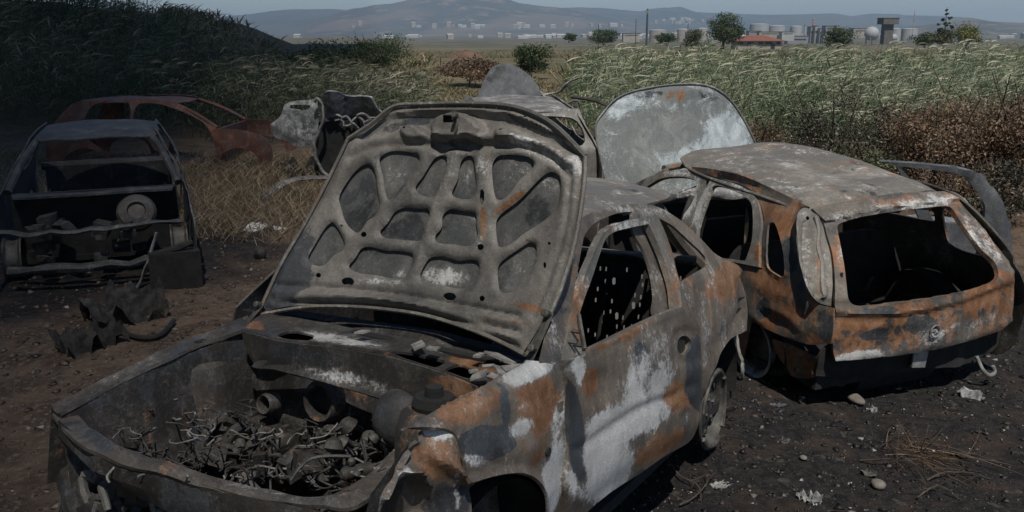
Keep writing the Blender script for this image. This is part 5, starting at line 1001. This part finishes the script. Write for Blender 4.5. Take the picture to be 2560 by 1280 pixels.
# villages far across the plain
protos = []
for k in range(4):
    mb = MB(); w, d, h = [(14, 9, 5), (10, 9, 7), (22, 10, 4.5), (9, 8, 6)][k]; mb.box((0, 0, h / 2 - 2), (w, d, h + 4)); mb.add([(-w / 2 - .3, -d / 2 - .3, h), (w / 2 + .3, -d / 2 - .3, h), (w / 2 + .3, d / 2 + .3, h), (-w / 2 - .3, d / 2 + .3, h), (-w / 2 - .3, 0, h + 2), (w / 2 + .3, 0, h + 2)], [(0, 1, 5, 4), (2, 3, 4, 5), (0, 4, 3), (1, 2, 5), (3, 2, 1, 0)])
    o = mb.build('village_house', [M_wht, M_bei, M_wht, M_bei][k], smooth=False); protos.append(o)
spots = [(rr.uniform(1020, 1600), rr.uniform(64, 78)) for _ in range(60)] + [(rr.uniform(600, 980), rr.uniform(60, 76)) for _ in range(6)] + [(rr.gauss(1690, 30), rr.uniform(50, 60)) for _ in range(26)] + [(rr.uniform(2450, 2580), rr.uniform(58, 84)) for _ in range(14)] + [(rr.uniform(1580, 2300), rr.uniform(74, 84)) for _ in range(60)]
def solveY(py): return (CAMH + 7) / ((py - 84) / FPX) if py > 86 else None
for k, (px, py) in enumerate(spots):
    o = protos[k % 4] if k < 4 else protos[k % 4].copy()
    if k >= 4: link(o)
    if py > 70: Y = rr.uniform(1400, 2300)
    else: Y = rr.uniform(2400, 3100)
    if 1600 < px < 1780 and py < 62: Y = 3900
    z = -7.0 if py > 70 else fz(Y, py)
    o.location = (fx(Y, px), Y, z); o.rotation_euler.z = rr.uniform(-.5, .5); sc = rr.uniform(.7, 1.3); o.scale = (sc, sc, sc)
    tag(o, 'small pale house far across the plain below the hills', 'house', 'houses scattered across the far plain')
mb = MB(); e = Vector(gpt(1170, 118, -3)); 
tag(mb.lathe((0, 0, 0), [(3.2, -1), (2.6, .1), (1.6, .5), (.7, .8), (.1, .85)], 26).build('dirt_heap', plain('red_soil', (.16, .09, .065), .95, 0, .4, .6, .6), jit=.4), 'reddish heap of soil far down the track', 'soil heap').location = ((1165 - 1280) / FPX * 120, 120, -1.1)
# ================================================================ the wrecks further back
def gS(z): return lerp_tab(z, [.1, .3, .55, .75, .93, 1.1, 1.3, 1.42], [.76, .79, .82, .82, .79, .72, .62, .56])
def wreck(name, M, lab, mb_, mr, parts, roofh=1.40, front=3.05, rear=-.6, glass=True, inner=M_black):
    e = empty(name, M, lab, 'car', 'burnt out cars dumped on the field')
    def fs(u, v): return np.stack([-gS(v) - 0 * u, u, v], 1)
    A = [(rear, .42), (rear - .02, .8), (rear + .08, .98), (rear + .38, roofh - .07), (rear + .75, roofh - .02), (1.0, roofh), (1.4, roofh - .05), (2.15, .95, 1)]
    if 'wings' in parts: A += [(2.6, .92), (front - .1, .80), (front, .6), (front - .02, .4, 1), (2.84, .34, 1), (2.76, .54), (2.5, .64), (2.24, .54), (2.16, .32, 1)]
    else: A += [(2.15, .32, 1)]
    A += [(.38, .30, 1), (.3, .52), (0, .63), (-.3, .52), (-.38, .36, 1)]
    W = [[(.82, .97), (.80, 1.22), (.86, roofh - .07), (1.3, roofh - .10), (2.0, .98)], [(-.02, .97), (.0, 1.22), (.12, roofh - .08), (.70, roofh - .07), (.72, .97)]]
    if 'nodoors' in parts: W = [[(.84, .38), (.80, 1.2), (.86, roofh - .07), (1.3, roofh - .10), (2.0, .98), (2.02, .4)], [(.35, .55), (.0, .85), (.02, 1.15), (.14, roofh - .08), (.70, roofh - .07), (.70, .4), (.45, .38)]]
    lpanel('body_side', fs, A, W, mb_, e, .014, .10, .06, (1, 0, 0), rough=.012, mirror=True)
    def zr(x, y): return roofh - .05 * (x / .6) ** 2 - .08 * np.clip(y - 1.1, 0, 2) ** 1.4 * 2 - .12 * np.clip(rear + .75 - y, 0, 2) ** 1.3
    lpanel('roof', lambda u, v: np.stack([u, v, zr(u, v)], 1), [(-.57, rear + .42, 1), (-.58, .4), (-.57, 1.1), (-.52, 1.42), (0, 1.55), (.52, 1.42), (.57, 1.1), (.58, .4), (.57, rear + .42, 1), (0, rear + .34)], [], mr, e, .012, .09, .07, (0, 0, -1), rough=.012)
    mb = MB(); mb.box((0, .9, .3), (1.4, 2.6, .05)); mb.box((0, 2.15, .62), (1.4, .05, .62)); mb.build('floor_pan', inner, e)
    for sx in (-1, 1):
        mb = MB(); mb.tube(wav([(sx * .53, 1.42, roofh - .08), (sx * .63, 1.8, 1.16), (sx * .72, 2.15, .95)]), .035); mb.build('windscreen_pillar', mb_, e)
        for yy in ((0, 2.5) if 'nodoors' not in parts else ()): rim('wheel_rim', (sx * .68, yy, .42), e, .19, (sx, 0, 0))
    if 'tail' in parts:
        lpanel('tailgate', lambda u, v: np.stack([u, rear + .02 + .08 * (u / .7) ** 2 + np.clip(v - .95, 0, 1) * .85, v], 1), [(-.76, .45, 1), (-.8, .8), (-.76, .95), (-.62, roofh - .02, 1), (.62, roofh - .02, 1), (.76, .95), (.8, .8), (.76, .45, 1)], [[(-.6, 1.0), (-.52, roofh - .12), (.52, roofh - .12), (.6, 1.0)]], mb_, e, .03, .08, .06, (0, 1, 0), rough=.01)
    else:
        mb = MB(); mb.tube([(-.74, rear, .8), (0, rear - .05, .8), (.74, rear, .8)], .05); mb.box((0, rear + .02, .6), (1.4, .03, .4)); mb.build('rear_panel', mb_, e)
    if 'bay' in parts:
        mb = MB(); mb.tube(wav([(-.7, 2.95, .74), (-.3, 3.03, .74), (.3, 3.03, .73), (.7, 2.95, .74)]), .035, flat=.6); mb.build('slam_panel', mb_, e, jit=.035)
        mb = MB(); mb.tube(wav([(-.68, 2.95, .42), (0, 3.02, .4), (.68, 2.95, .42)]), .04); mb.build('lower_crossmember', mb_, e, jit=.035)
        lpanel('scuttle', lambda u, v: np.stack([u, v, .93 + 0 * u], 1), [(-.7, 2.12, 1), (.7, 2.12, 1), (.66, 2.36, 1), (-.66, 2.36, 1)], [], mb_, e, .02, .1, .08, (0, 0, -1), rough=.015)
        rr = random.Random(5)
        for k in range(22): s = rr.uniform(.04, .14); mb = MB(); mb.box((rr.uniform(-.5, .5), rr.uniform(2.4, 2.9), rr.uniform(.4, .74)), (s * 1.5, s, s), Matrix.Rotation(rr.uniform(0, 3), 3, 'Z') @ Matrix.Rotation(rr.uniform(-.5, .5), 3, 'X')); mb.build('melted_lump', M_char, e, jit=.03)
    if 'hood' in parts:
        th = R(66); lpanel('raised_bonnet', lambda u, v: np.stack([u, 2.2 + math.cos(th) * v + .05 * (u / .6) ** 2, .96 + math.sin(th) * v - .04 * (u / .6) ** 2], 1), [(-.66, 0, 1), (-.64, .5), (-.54, .8), (-.38, .93), (0, .98), (.38, .93), (.54, .8), (.64, .5), (.66, 0, 1)], [], M_darkhood, e, .02, .08, .06, (0, 1, -.3), rough=.006)
    return e
# silver hatchback at the back, seen from behind, dark bonnet up
MH = frame(.15, 10.15, -8, .04, 2.5)
e = wreck('burnt_silver_hatchback', MH, 'pale burnt out hatchback further back with a slate coloured bonnet standing up', M_far, M_far, ('tail', 'wings'))
panel('raised_bonnet', MH, lambda P: P[:, 1] - 2.25 - .35 * (P[:, 2] - .95), [(1192, 250, 1), (1203, 218), (1216, 188), (1232, 167), (1252, 159), (1275, 160), (1300, 171), (1326, 190), (1342, 210), (1350, 226), (1352, 262, 1)], [], M_darkhood, e, 12.5, .02, 8, 5, (0, 1, 0), rough=.01, relief=[('line', [(1275, 165), (1262, 190), (1290, 200), (1310, 230)], .01, 5)], paint=[(B_, 1240, 185, 40, 12, -40, .5), (A_, 1320, 215, 16, 22, 0, .3)])
mb = MB(); mb.tube(wav([(.78, 1.0, 1.38), (1.05, .6, 1.36), (1.3, .3, 1.2), (1.35, .25, .95)]), .022, 6); mb.tube(wav([(.80, 1.0, .9), (1.35, .25, .9)]), .05, 6); mb.build('open_door_frame', M_bay, e)
mb = MB(); mb.tube(wav([(.6, 2.4, 1.25), (.85, 2.3, 1.3), (.98, 2.2, 1.45), (1.15, 2.2, 1.52)]), [.04] * 6 + [.05] * 6 + [.03] * 6 + [.01], 6, flat=.5); mb.tube(wav([(.6, 2.4, 1.3), (.8, 2.2, 1.1), (1.1, 2.1, 1.2), (1.15, 2.1, .9)]), .02, 6); mb.build('bent_wing_strip', M_far, e)
# grey wreck facing us on the far left
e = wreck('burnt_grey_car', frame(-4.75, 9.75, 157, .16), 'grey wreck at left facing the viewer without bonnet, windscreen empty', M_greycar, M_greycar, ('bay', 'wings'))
mb = MB(); mb.lathe((-.34, 2.62, .78), [(.16, -.1), (.17, 0), (.15, .03), (.08, .05), (.07, .02), (.01, .02)], 20, Vector((0, .8, .5))); mb.build('brake_servo', M_bay, e)
mb = MB(); mb.box((-.62, 3.12, .30), (.42, .18, .40)); mb.tube(wav([(-.4, 3.1, .35), (-.5, 3.16, .5), (-.78, 3.1, .55)]), .03); mb.build('bumper_corner', M_black, e, jit=.02)
mb = MB(); mb.tube(wav([(-.15, 3.05, .12), (-.3, 3.1, .2), (-.42, 3.08, .45), (-.5, 3.05, .66)]), .03, flat=.5); mb.build('hanging_strip', M_alu, e, jit=.02)
# red rusted shell seen from its side
wreck('rusted_red_shell', frame(-6.95, 14.4, 90, .25), 'rusty red car shell seen from the side, doors gone, roof frame bare', M_red, M_red, ('nodoors', 'wings'), roofh=1.40, inner=M_red)
# crumpled white wreck between the red shell and the big bonnet
YW = 12.2; MW = Matrix.Translation((0, YW, 0))
e = empty('crumpled_white_wreck', MW, 'crumpled whitish car wreck tipped on its side behind the big raised bonnet', 'car', 'burnt out cars dumped on the field')
def wF(d, k=.0, cx=0, cz=0): return lambda P: P[:, 1] - d + k * ((P[:, 0] - cx) ** 2 + (P[:, 2] - cz) ** 2)
panel('tipped_door', MW, wF(0, -.25, -3.0, 1.0), [(677, 310, 1), (700, 290), (712, 262), (738, 252), (770, 250), (792, 246, 1), (796, 300), (792, 350), (786, 368, 1), (740, 366), (715, 352), (690, 345), (678, 328)], [[(726, 262), (775, 264), (762, 276), (724, 270)]], M_white, e, 12, .05, 9, 6, (0, 1, 0), rough=.03)
panel('crumpled_roof', MW, lambda P: P[:, 1] - .35 + .9 * (P[:, 2] - .9) + .12 * np.sin(P[:, 0] * 9), [(802, 252, 1), (812, 238), (835, 232), (880, 240), (925, 246), (936, 262), (950, 280), (985, 296), (975, 330), (900, 332), (852, 318), (815, 296)], [], M_white, e, 12, .03, 8, 6, (0, 1, -.6), rough=.06, relief=[('line', [(815, 290), (860, 276), (935, 282)], .05, 10), ('line', [(840, 250), (880, 262), (930, 256)], .04, 8)])
mb = MB(); mb.tube(wav([Vector(hit(MW, wF(-.1), [p], 12)[0]) for p in ((786, 255), (794, 246), (806, 262), (806, 310), (790, 345), (786, 370), (792, 400), (808, 428), (826, 446))], 5), .045, 8, flat=.5); mb.build('door_aperture', M_far, e, jit=.02)
mb = MB(); mb.box(Vector(hit(MW, wF(.45), [(850, 375)], 12)[0]), (.62, .7, .95)); mb.build('inner_tub', M_black, e, jit=.05)
mb = MB()
for k in range(9):
    p = Vector(hit(MW, wF(.0), [(820 + k * 15, 292 + (k * 37 % 23))], 12)[0]); mb.tube(wav([p, p + Vector((.1, .02, .03)), p + Vector((.18, 0, -.06))], 4, .04), .018, 5)
mb.build('crumpled_trim', M_white, e, jit=.03)
# ================================================================ loose pieces on the ground
def gz(x, y): return float(terrain(x, y))
def gp(px, py, dz=0): p = gpt(px, py); p.z = gz(p.x, p.y) + dz; return p
P0 = [gp(648, 522), gp(672, 500, .06), gp(712, 482, .12), gp(760, 474, .15), gp(830, 470, .14)]
mb = MB(); mb.tube(wav(P0, 6), [.02 + .06 * min(1, i / 6) for i in range(25)], 8, flat=.35); tag(mb.build('wing_strip', M_far, jit=.01), 'curved pale metal strip on the soil left of the raised bonnet', 'car part')

def crumple(name, px, py, s, mat, lab, cat, fl=.25, seed=0, n=9):
    g = random.Random(seed); c = gp(px, py, s * fl * .5); V = []
    for i in range(n):
        for j in range(n):
            u, v = i / (n - 1) - .5, j / (n - 1) - .5; q = Vector((u * 3 + seed, v * 3, seed * .7)); rr_ = 1 - .3 * abs(mnoise.noise(q * 1.3))
            V.append((u * s * 2 * rr_, v * s * 1.3 * rr_, s * fl * 2.2 * mnoise.noise(q * 1.6)))
    mb = MB(); mb.add(V, [(i * n + j, (i + 1) * n + j, (i + 1) * n + j + 1, i * n + j + 1) for i in range(n - 1) for j in range(n - 1)])
    o = mb.build(name, mat, smooth=False); o.location = c; o.rotation_euler = (g.uniform(-.2, .2), g.uniform(-.2, .2), g.uniform(0, 6)); so_ = o.modifiers.new('s', 'SOLIDIFY'); so_.thickness = .006
    return tag(o, lab, cat)
M_ash = plain('white_ash', (.42, .42, .42), .9, 0, .55, 25, .6); M_paper = plain('dirty_plastic', (.55, .55, .53), .6, 0, .2, 8, .2)
crumple('plastic_scrap', 640, 583, .16, M_paper, 'crumpled whitish plastic scrap on the brown soil at left', 'litter', .2, 1)
crumple('plastic_scrap', 700, 584, .07, M_paper, 'small pale scrap just right of the crumpled plastic', 'litter', .2, 2)
crumple('ash_clump', 2022, 1258, .055, M_ash, 'pale grey ash clump at the bottom edge right of the nearest car', 'ash clump', .5, 3)
crumple('ash_clump', 2425, 998, .075, M_ash, 'pale ash clump on the black ground at right', 'ash clump', .4, 4)
crumple('ash_clump', 2180, 1030, .028, M_ash, 'small white ash lump beside the grey stone', 'ash clump', .6, 5)
crumple('ash_clump', 2090, 962, .05, M_ash, 'burnt flake hanging under the hatchback bumper', 'ash clump', .6, 6)
crumple('metal_flake', 1897, 1004, .06, M_steel, 'flat grey flake left of the hatchback shadow', 'metal flake', .15, 7)
crumple('metal_flake', 1946, 1014, .05, M_darkhood, 'bluish flake beside the flat grey one', 'metal flake', .12, 8)
crumple('metal_flake', 1960, 1108, .04, M_steel, 'small bent flake in the middle of the burnt ground', 'metal flake', .3, 9)
crumple('metal_flake', 1800, 1218, .045, M_wire, 'pale flake near the bottom beside the nearest car sill', 'metal flake', .2, 10)
crumple('metal_flake', 2172, 1190, .04, M_steel, 'dull flake left of the burnt grass root', 'metal flake', .3, 11)
def stone(px, py, s, lab, mat, seed, k=(1, 1, .6), name='stone'):
    mb = MB(); mb.lathe((0, 0, 0), [(max(.01, math.cos(a)) , math.sin(a)) for a in np.linspace(-1.5, 1.5, 9)], 12); V = np.array(mb.V) * s * np.array(k); V += .18 * s * np.stack([vnoise(V, 1.2 / s, seed + q * 5) for q in range(3)], 1); mb.V = [tuple(v) for v in V]
    o = mb.build(name, mat, sharp=50); o.location = gp(px, py, s * k[2] * .6); o.rotation_euler.z = seed; return tag(o, lab, 'stone')
M_stone = plain('dusty_stone', (.2, .18, .155), .9, 0, .35, 12, .4)
stone(2140, 1008, .042, 'oval grey stone in front of the hatchback bumper', M_stone, 2, (1.5, .9, .7)); stone(672, 548, .05, 'rounded dark stone above the plastic scrap', M_char, 3, (1, .9, 1)); stone(650, 650, .07, 'dark stone with a pale edge left of the raised bonnet', M_char, 4, (.8, 1, 1.1)); stone(641, 486, .06, 'dark stone by the tip of the curved metal strip', M_char, 5)
stone(2195, 1225, .035, 'brownish stone low on the burnt ground', M_stone, 6); stone(2008, 1152, .02, 'pebble on the burnt ground below the bent flake', M_stone, 7); stone(2405, 1150, .03, 'dark pebble right of the burnt grass root', M_char, 8)
# tyre wire ring and pipe lying in the shade at lower left
mb = MB(); mb.tube(wav([gp(300, 838, .02), gp(350, 852, .02), gp(400, 846, .02), (gp(436, 812, .03))], 6), .02, 7); tag(mb.build('bent_pipe', M_black), 'curved dark pipe on the ground left of the nearest wreck', 'pipe')
crumple('scrap_heap', 320, 800, .3, M_char, 'low heap of dark burnt scrap behind the nearest wreck wing', 'scrap', .5, 12, 14); crumple('scrap_heap', 230, 870, .22, M_char, 'burnt scrap pile at the left beside the nearest wreck', 'scrap', .5, 13, 12)
crumple('wreck_shade_lump', 770, 428, .45, M_black, 'black lump standing in for the shade below the whitish wreck', 'scrap', .35, 14, 12)  # black lump stands in for the shadow cast by the whitish wreck
# burnt grass root and twigs
root = empty('burnt_grass_root', gp(2300, 1140), 'tuft of brown burnt grass lying on the black ground at lower right', 'dead plant')
g = np.random.default_rng(5); n = 130; B = np.column_stack([g.normal(0, .12, n), g.normal(0, .07, n), np.zeros(n)]); az = g.normal(-.6, 1.0, n); d = np.column_stack([np.cos(az), np.sin(az), g.uniform(0, .5, n)]); d /= np.linalg.norm(d, axis=1)[:, None]
V, Q, A = strips(B, d, np.column_stack([g.normal(0, .2, n), g.normal(0, .2, n), np.full(n, -.25)]), g.uniform(.1, .42, n), np.full(n, .004), 5, v=g.random(n) * .7); o = big_mesh('blades', V, Q, L_brown, {'v': A}); o.parent = root
mb = MB()
for k in range(7):
    a = k * .9; mb.tube(wav([(0, 0, 0), (.1 * math.cos(a), .1 * math.sin(a), .14), (.16 * math.cos(a + .8), .16 * math.sin(a + .8), .03), (.2 * math.cos(a + 1), .2 * math.sin(a + 1), 0)], 5), .002, 4)
mb.build('stalks', M_bark, root)
rr = random.Random(17)
tw = [((1668, 1160), (1700, 1205), (1745, 1232), (1752, 1262), 'long thin twig beside the nearest car sill'), ((1700, 1275), (1735, 1262), (1770, 1225), (1760, 1200), 'forked twig below the sill twig'), ((2320, 1215), (2360, 1203), (2410, 1200), (2480, 1212), 'brown twig right of the burnt grass root'), ((2150, 1160), (2190, 1168), (2230, 1172), (2260, 1186), 'dark twig left of the burnt grass root'), ((1790, 1048), (1810, 1036), (1830, 1032), (1850, 1024), 'burnt twig by the rear wheel of the nearest car'), ((2290, 1258), (2330, 1240), (2370, 1250), (2400, 1262), 'twig at the lower right corner area')]
for a, b, c, d_, lab in tw:
    mb = MB(); pts = wav([gp(*a, .01), gp(*b, .03), gp(*c, .03), gp(*d_, .01)], 6, .012, a[0]); mb.tube(pts, [.004 * (1 - i / 24) + .0012 for i in range(len(pts))], 5)
    for k in range(3): i = rr.randrange(3, len(pts) - 3); q = pts[i]; mb.tube([q, q + Vector((rr.uniform(-.08, .08), rr.uniform(-.06, .06), .02)), q + Vector((rr.uniform(-.14, .14), rr.uniform(-.1, .1), 0))], [.002, .0015, .0006], 4)
    tag(mb.build('twig', M_bark), lab, 'twig')
# ash, clods and chips all over the burnt ground
def chips(name, n, mat, lab, region, s0, s1, cat='rubble', flat=.5, seed=0):
    g = np.random.default_rng(seed); P = region(g, n); z = terrain(P[:, 0], P[:, 1]) + micro(np.column_stack([P, P[:, 0] * 0]))
    T = np.array([[1, 1, 1], [1, -1, -1], [-1, 1, -1], [-1, -1, 1], [0, 0, 1.4], [1.2, 0, 0]], float); F = np.array([[0, 1, 5], [0, 5, 2], [0, 2, 4], [2, 3, 4], [3, 0, 4], [1, 2, 5], [1, 3, 2], [0, 3, 1]])
    s = s0 * (s1 / s0) ** (g.random(n) ** 3); A = g.normal(size=(n, 3, 3)); q, _ = np.linalg.qr(A)
    V = np.einsum('nij,kj->nki', q, T) * s[:, None, None] * .5; V[:, :, 2] *= flat; V *= g.uniform(.6, 1.4, (n, 1, 3)); V += np.column_stack([P, z + s * .1])[:, None, :]
    Q = (np.arange(n) * 6)[:, None, None] + F[None]; return tag(big_mesh(name, V.reshape(-1, 3), Q.reshape(-1, 3), mat, {'v': np.repeat(g.random(n), 6)}), lab, cat, kind='stuff')
def reg(x0, x1, y0, y1):
    return lambda g, n: (lambda y: np.column_stack([g.uniform(x0, x1, n) * (.35 + .65 * y / y1), y]))(y0 + (y1 - y0) * g.random(n) ** 1.3)
M_chip = leafmat('ash_chips', [(0, (.012, .012, .012)), (.6, (.036, .03, .026)), (.9, (.09, .07, .058)), (.96, (.22, .21, .2)), (1, (.4, .4, .38))], trans=0)
M_clod = leafmat('soil_clods', [(0, (.05, .036, .026)), (.7, (.11, .08, .055)), (.97, (.17, .13, .1)), (1, (.33, .31, .29))], trans=0)
chips('ash_and_rubble', 26000, M_chip, 'black ash, clods and pale chips strewn on the burnt ground', reg(-.5, 5.2, 1.7, 8), .003, .035, seed=2)
M_fleck = leafmat('pale_flecks', [(0, (.12, .11, .10)), (.6, (.26, .25, .24)), (1, (.55, .55, .54))], trans=0)
chips('glass_flecks', 5000, M_fleck, 'tiny pale flecks of glass and ash glinting on the black ground', reg(-.2, 5.4, 2.2, 8), .0025, .010, seed=6)
chips('soil_crumbs', 11000, M_clod, 'brown crumbs and pebbles on the bare soil at left', reg(-7, -.5, 2.8, 10), .005, .05, seed=3)
# ================================================================ unseen cloud slab, added only to shade the left of the field
CH = 700.0; off = sdir * (CH / sdir.z)
def added_shade_cloud():
    # shadow edge on the ground runs away from us, slightly to the left
    e0 = np.array([EDGE_X, 0.0]); ed = np.array([EDGE_SLOPE, 1.0]); ed /= np.linalg.norm(ed); nl = np.array([-ed[1], ed[0]])
    T = np.concatenate([np.linspace(-2500, -60, 26), np.linspace(-50, 120, 60), np.geomspace(130, 800, 20)]); W = np.concatenate([np.linspace(0, 1, 8) * 12, np.geomspace(16, 5200, 26)])
    V = []; nT, nW = len(T), len(W)
    for side_ in (0, 1):
        for t in T:
            rag = 1.2 * mnoise.noise(Vector((t * .03, 0, 0))) + .012 * abs(t) * mnoise.noise(Vector((t * .004, 3, 0)))
            for w in W:
                p = e0 + ed * t + nl * (w + rag); th = 90 * (1 - math.exp(-w / 160)) * (1 + .5 * mnoise.noise(Vector((p[0] * .006, p[1] * .006, 1)))) * (1 if w < 5000 else 0)
                edge = min(1, (T[-1] - t) / 300, (t - T[0]) / 200); th *= max(edge, 0)
                z = CH + (th * .25 * mnoise.noise(Vector((p[0] * .01, p[1] * .01, 7))) if side_ == 0 else th + .5)
                V.append((p[0] + off.x, p[1] + off.y, z))
    F = []
    for k in range(2):
        o = k * nT * nW
        for i in range(nT - 1):
            for j in range(nW - 1):
                a = o + i * nW + j; F.append((a, a + 1, a + nW + 1, a + nW) if k == 0 else (a, a + nW, a + nW + 1, a + 1))
    N_ = nT * nW
    for i in range(nT - 1): F.append((i * nW, (i + 1) * nW, N_ + (i + 1) * nW, N_ + i * nW))
    m, nt, n, l, b = newmat('shade_cloud_matte'); b.inputs['Base Color'].default_value = (.8, .8, .8, 1); b.inputs['Roughness'].default_value = 1; b.inputs['Specular IOR Level'].default_value = 0
    return tag(mesh_obj('added_shade_cloud', V, F, m), kind='structure')
EDGE_X, EDGE_SLOPE = -1.0, -.16
added_shade_cloud()
# ================================================================ hazy air
mb = MB(); mb.box((0, 3500, 95), (9000, 11000, 212)); m_ = bpy.data.materials.new('hazy_air'); m_.use_nodes = True; nt_ = m_.node_tree; nt_.nodes.remove(nt_.nodes['Principled BSDF'])
pv = nt_.nodes.new('ShaderNodeVolumePrincipled'); pv.inputs['Color'].default_value = (.60, .79, 1, 1); pv.inputs['Density'].default_value = 1.7e-4; pv.inputs['Anisotropy'].default_value = .1
nt_.links.new(pv.outputs[0], nt_.nodes['Material Output'].inputs['Volume']); tag(mb.build('haze', m_, smooth=False), kind='stuff')
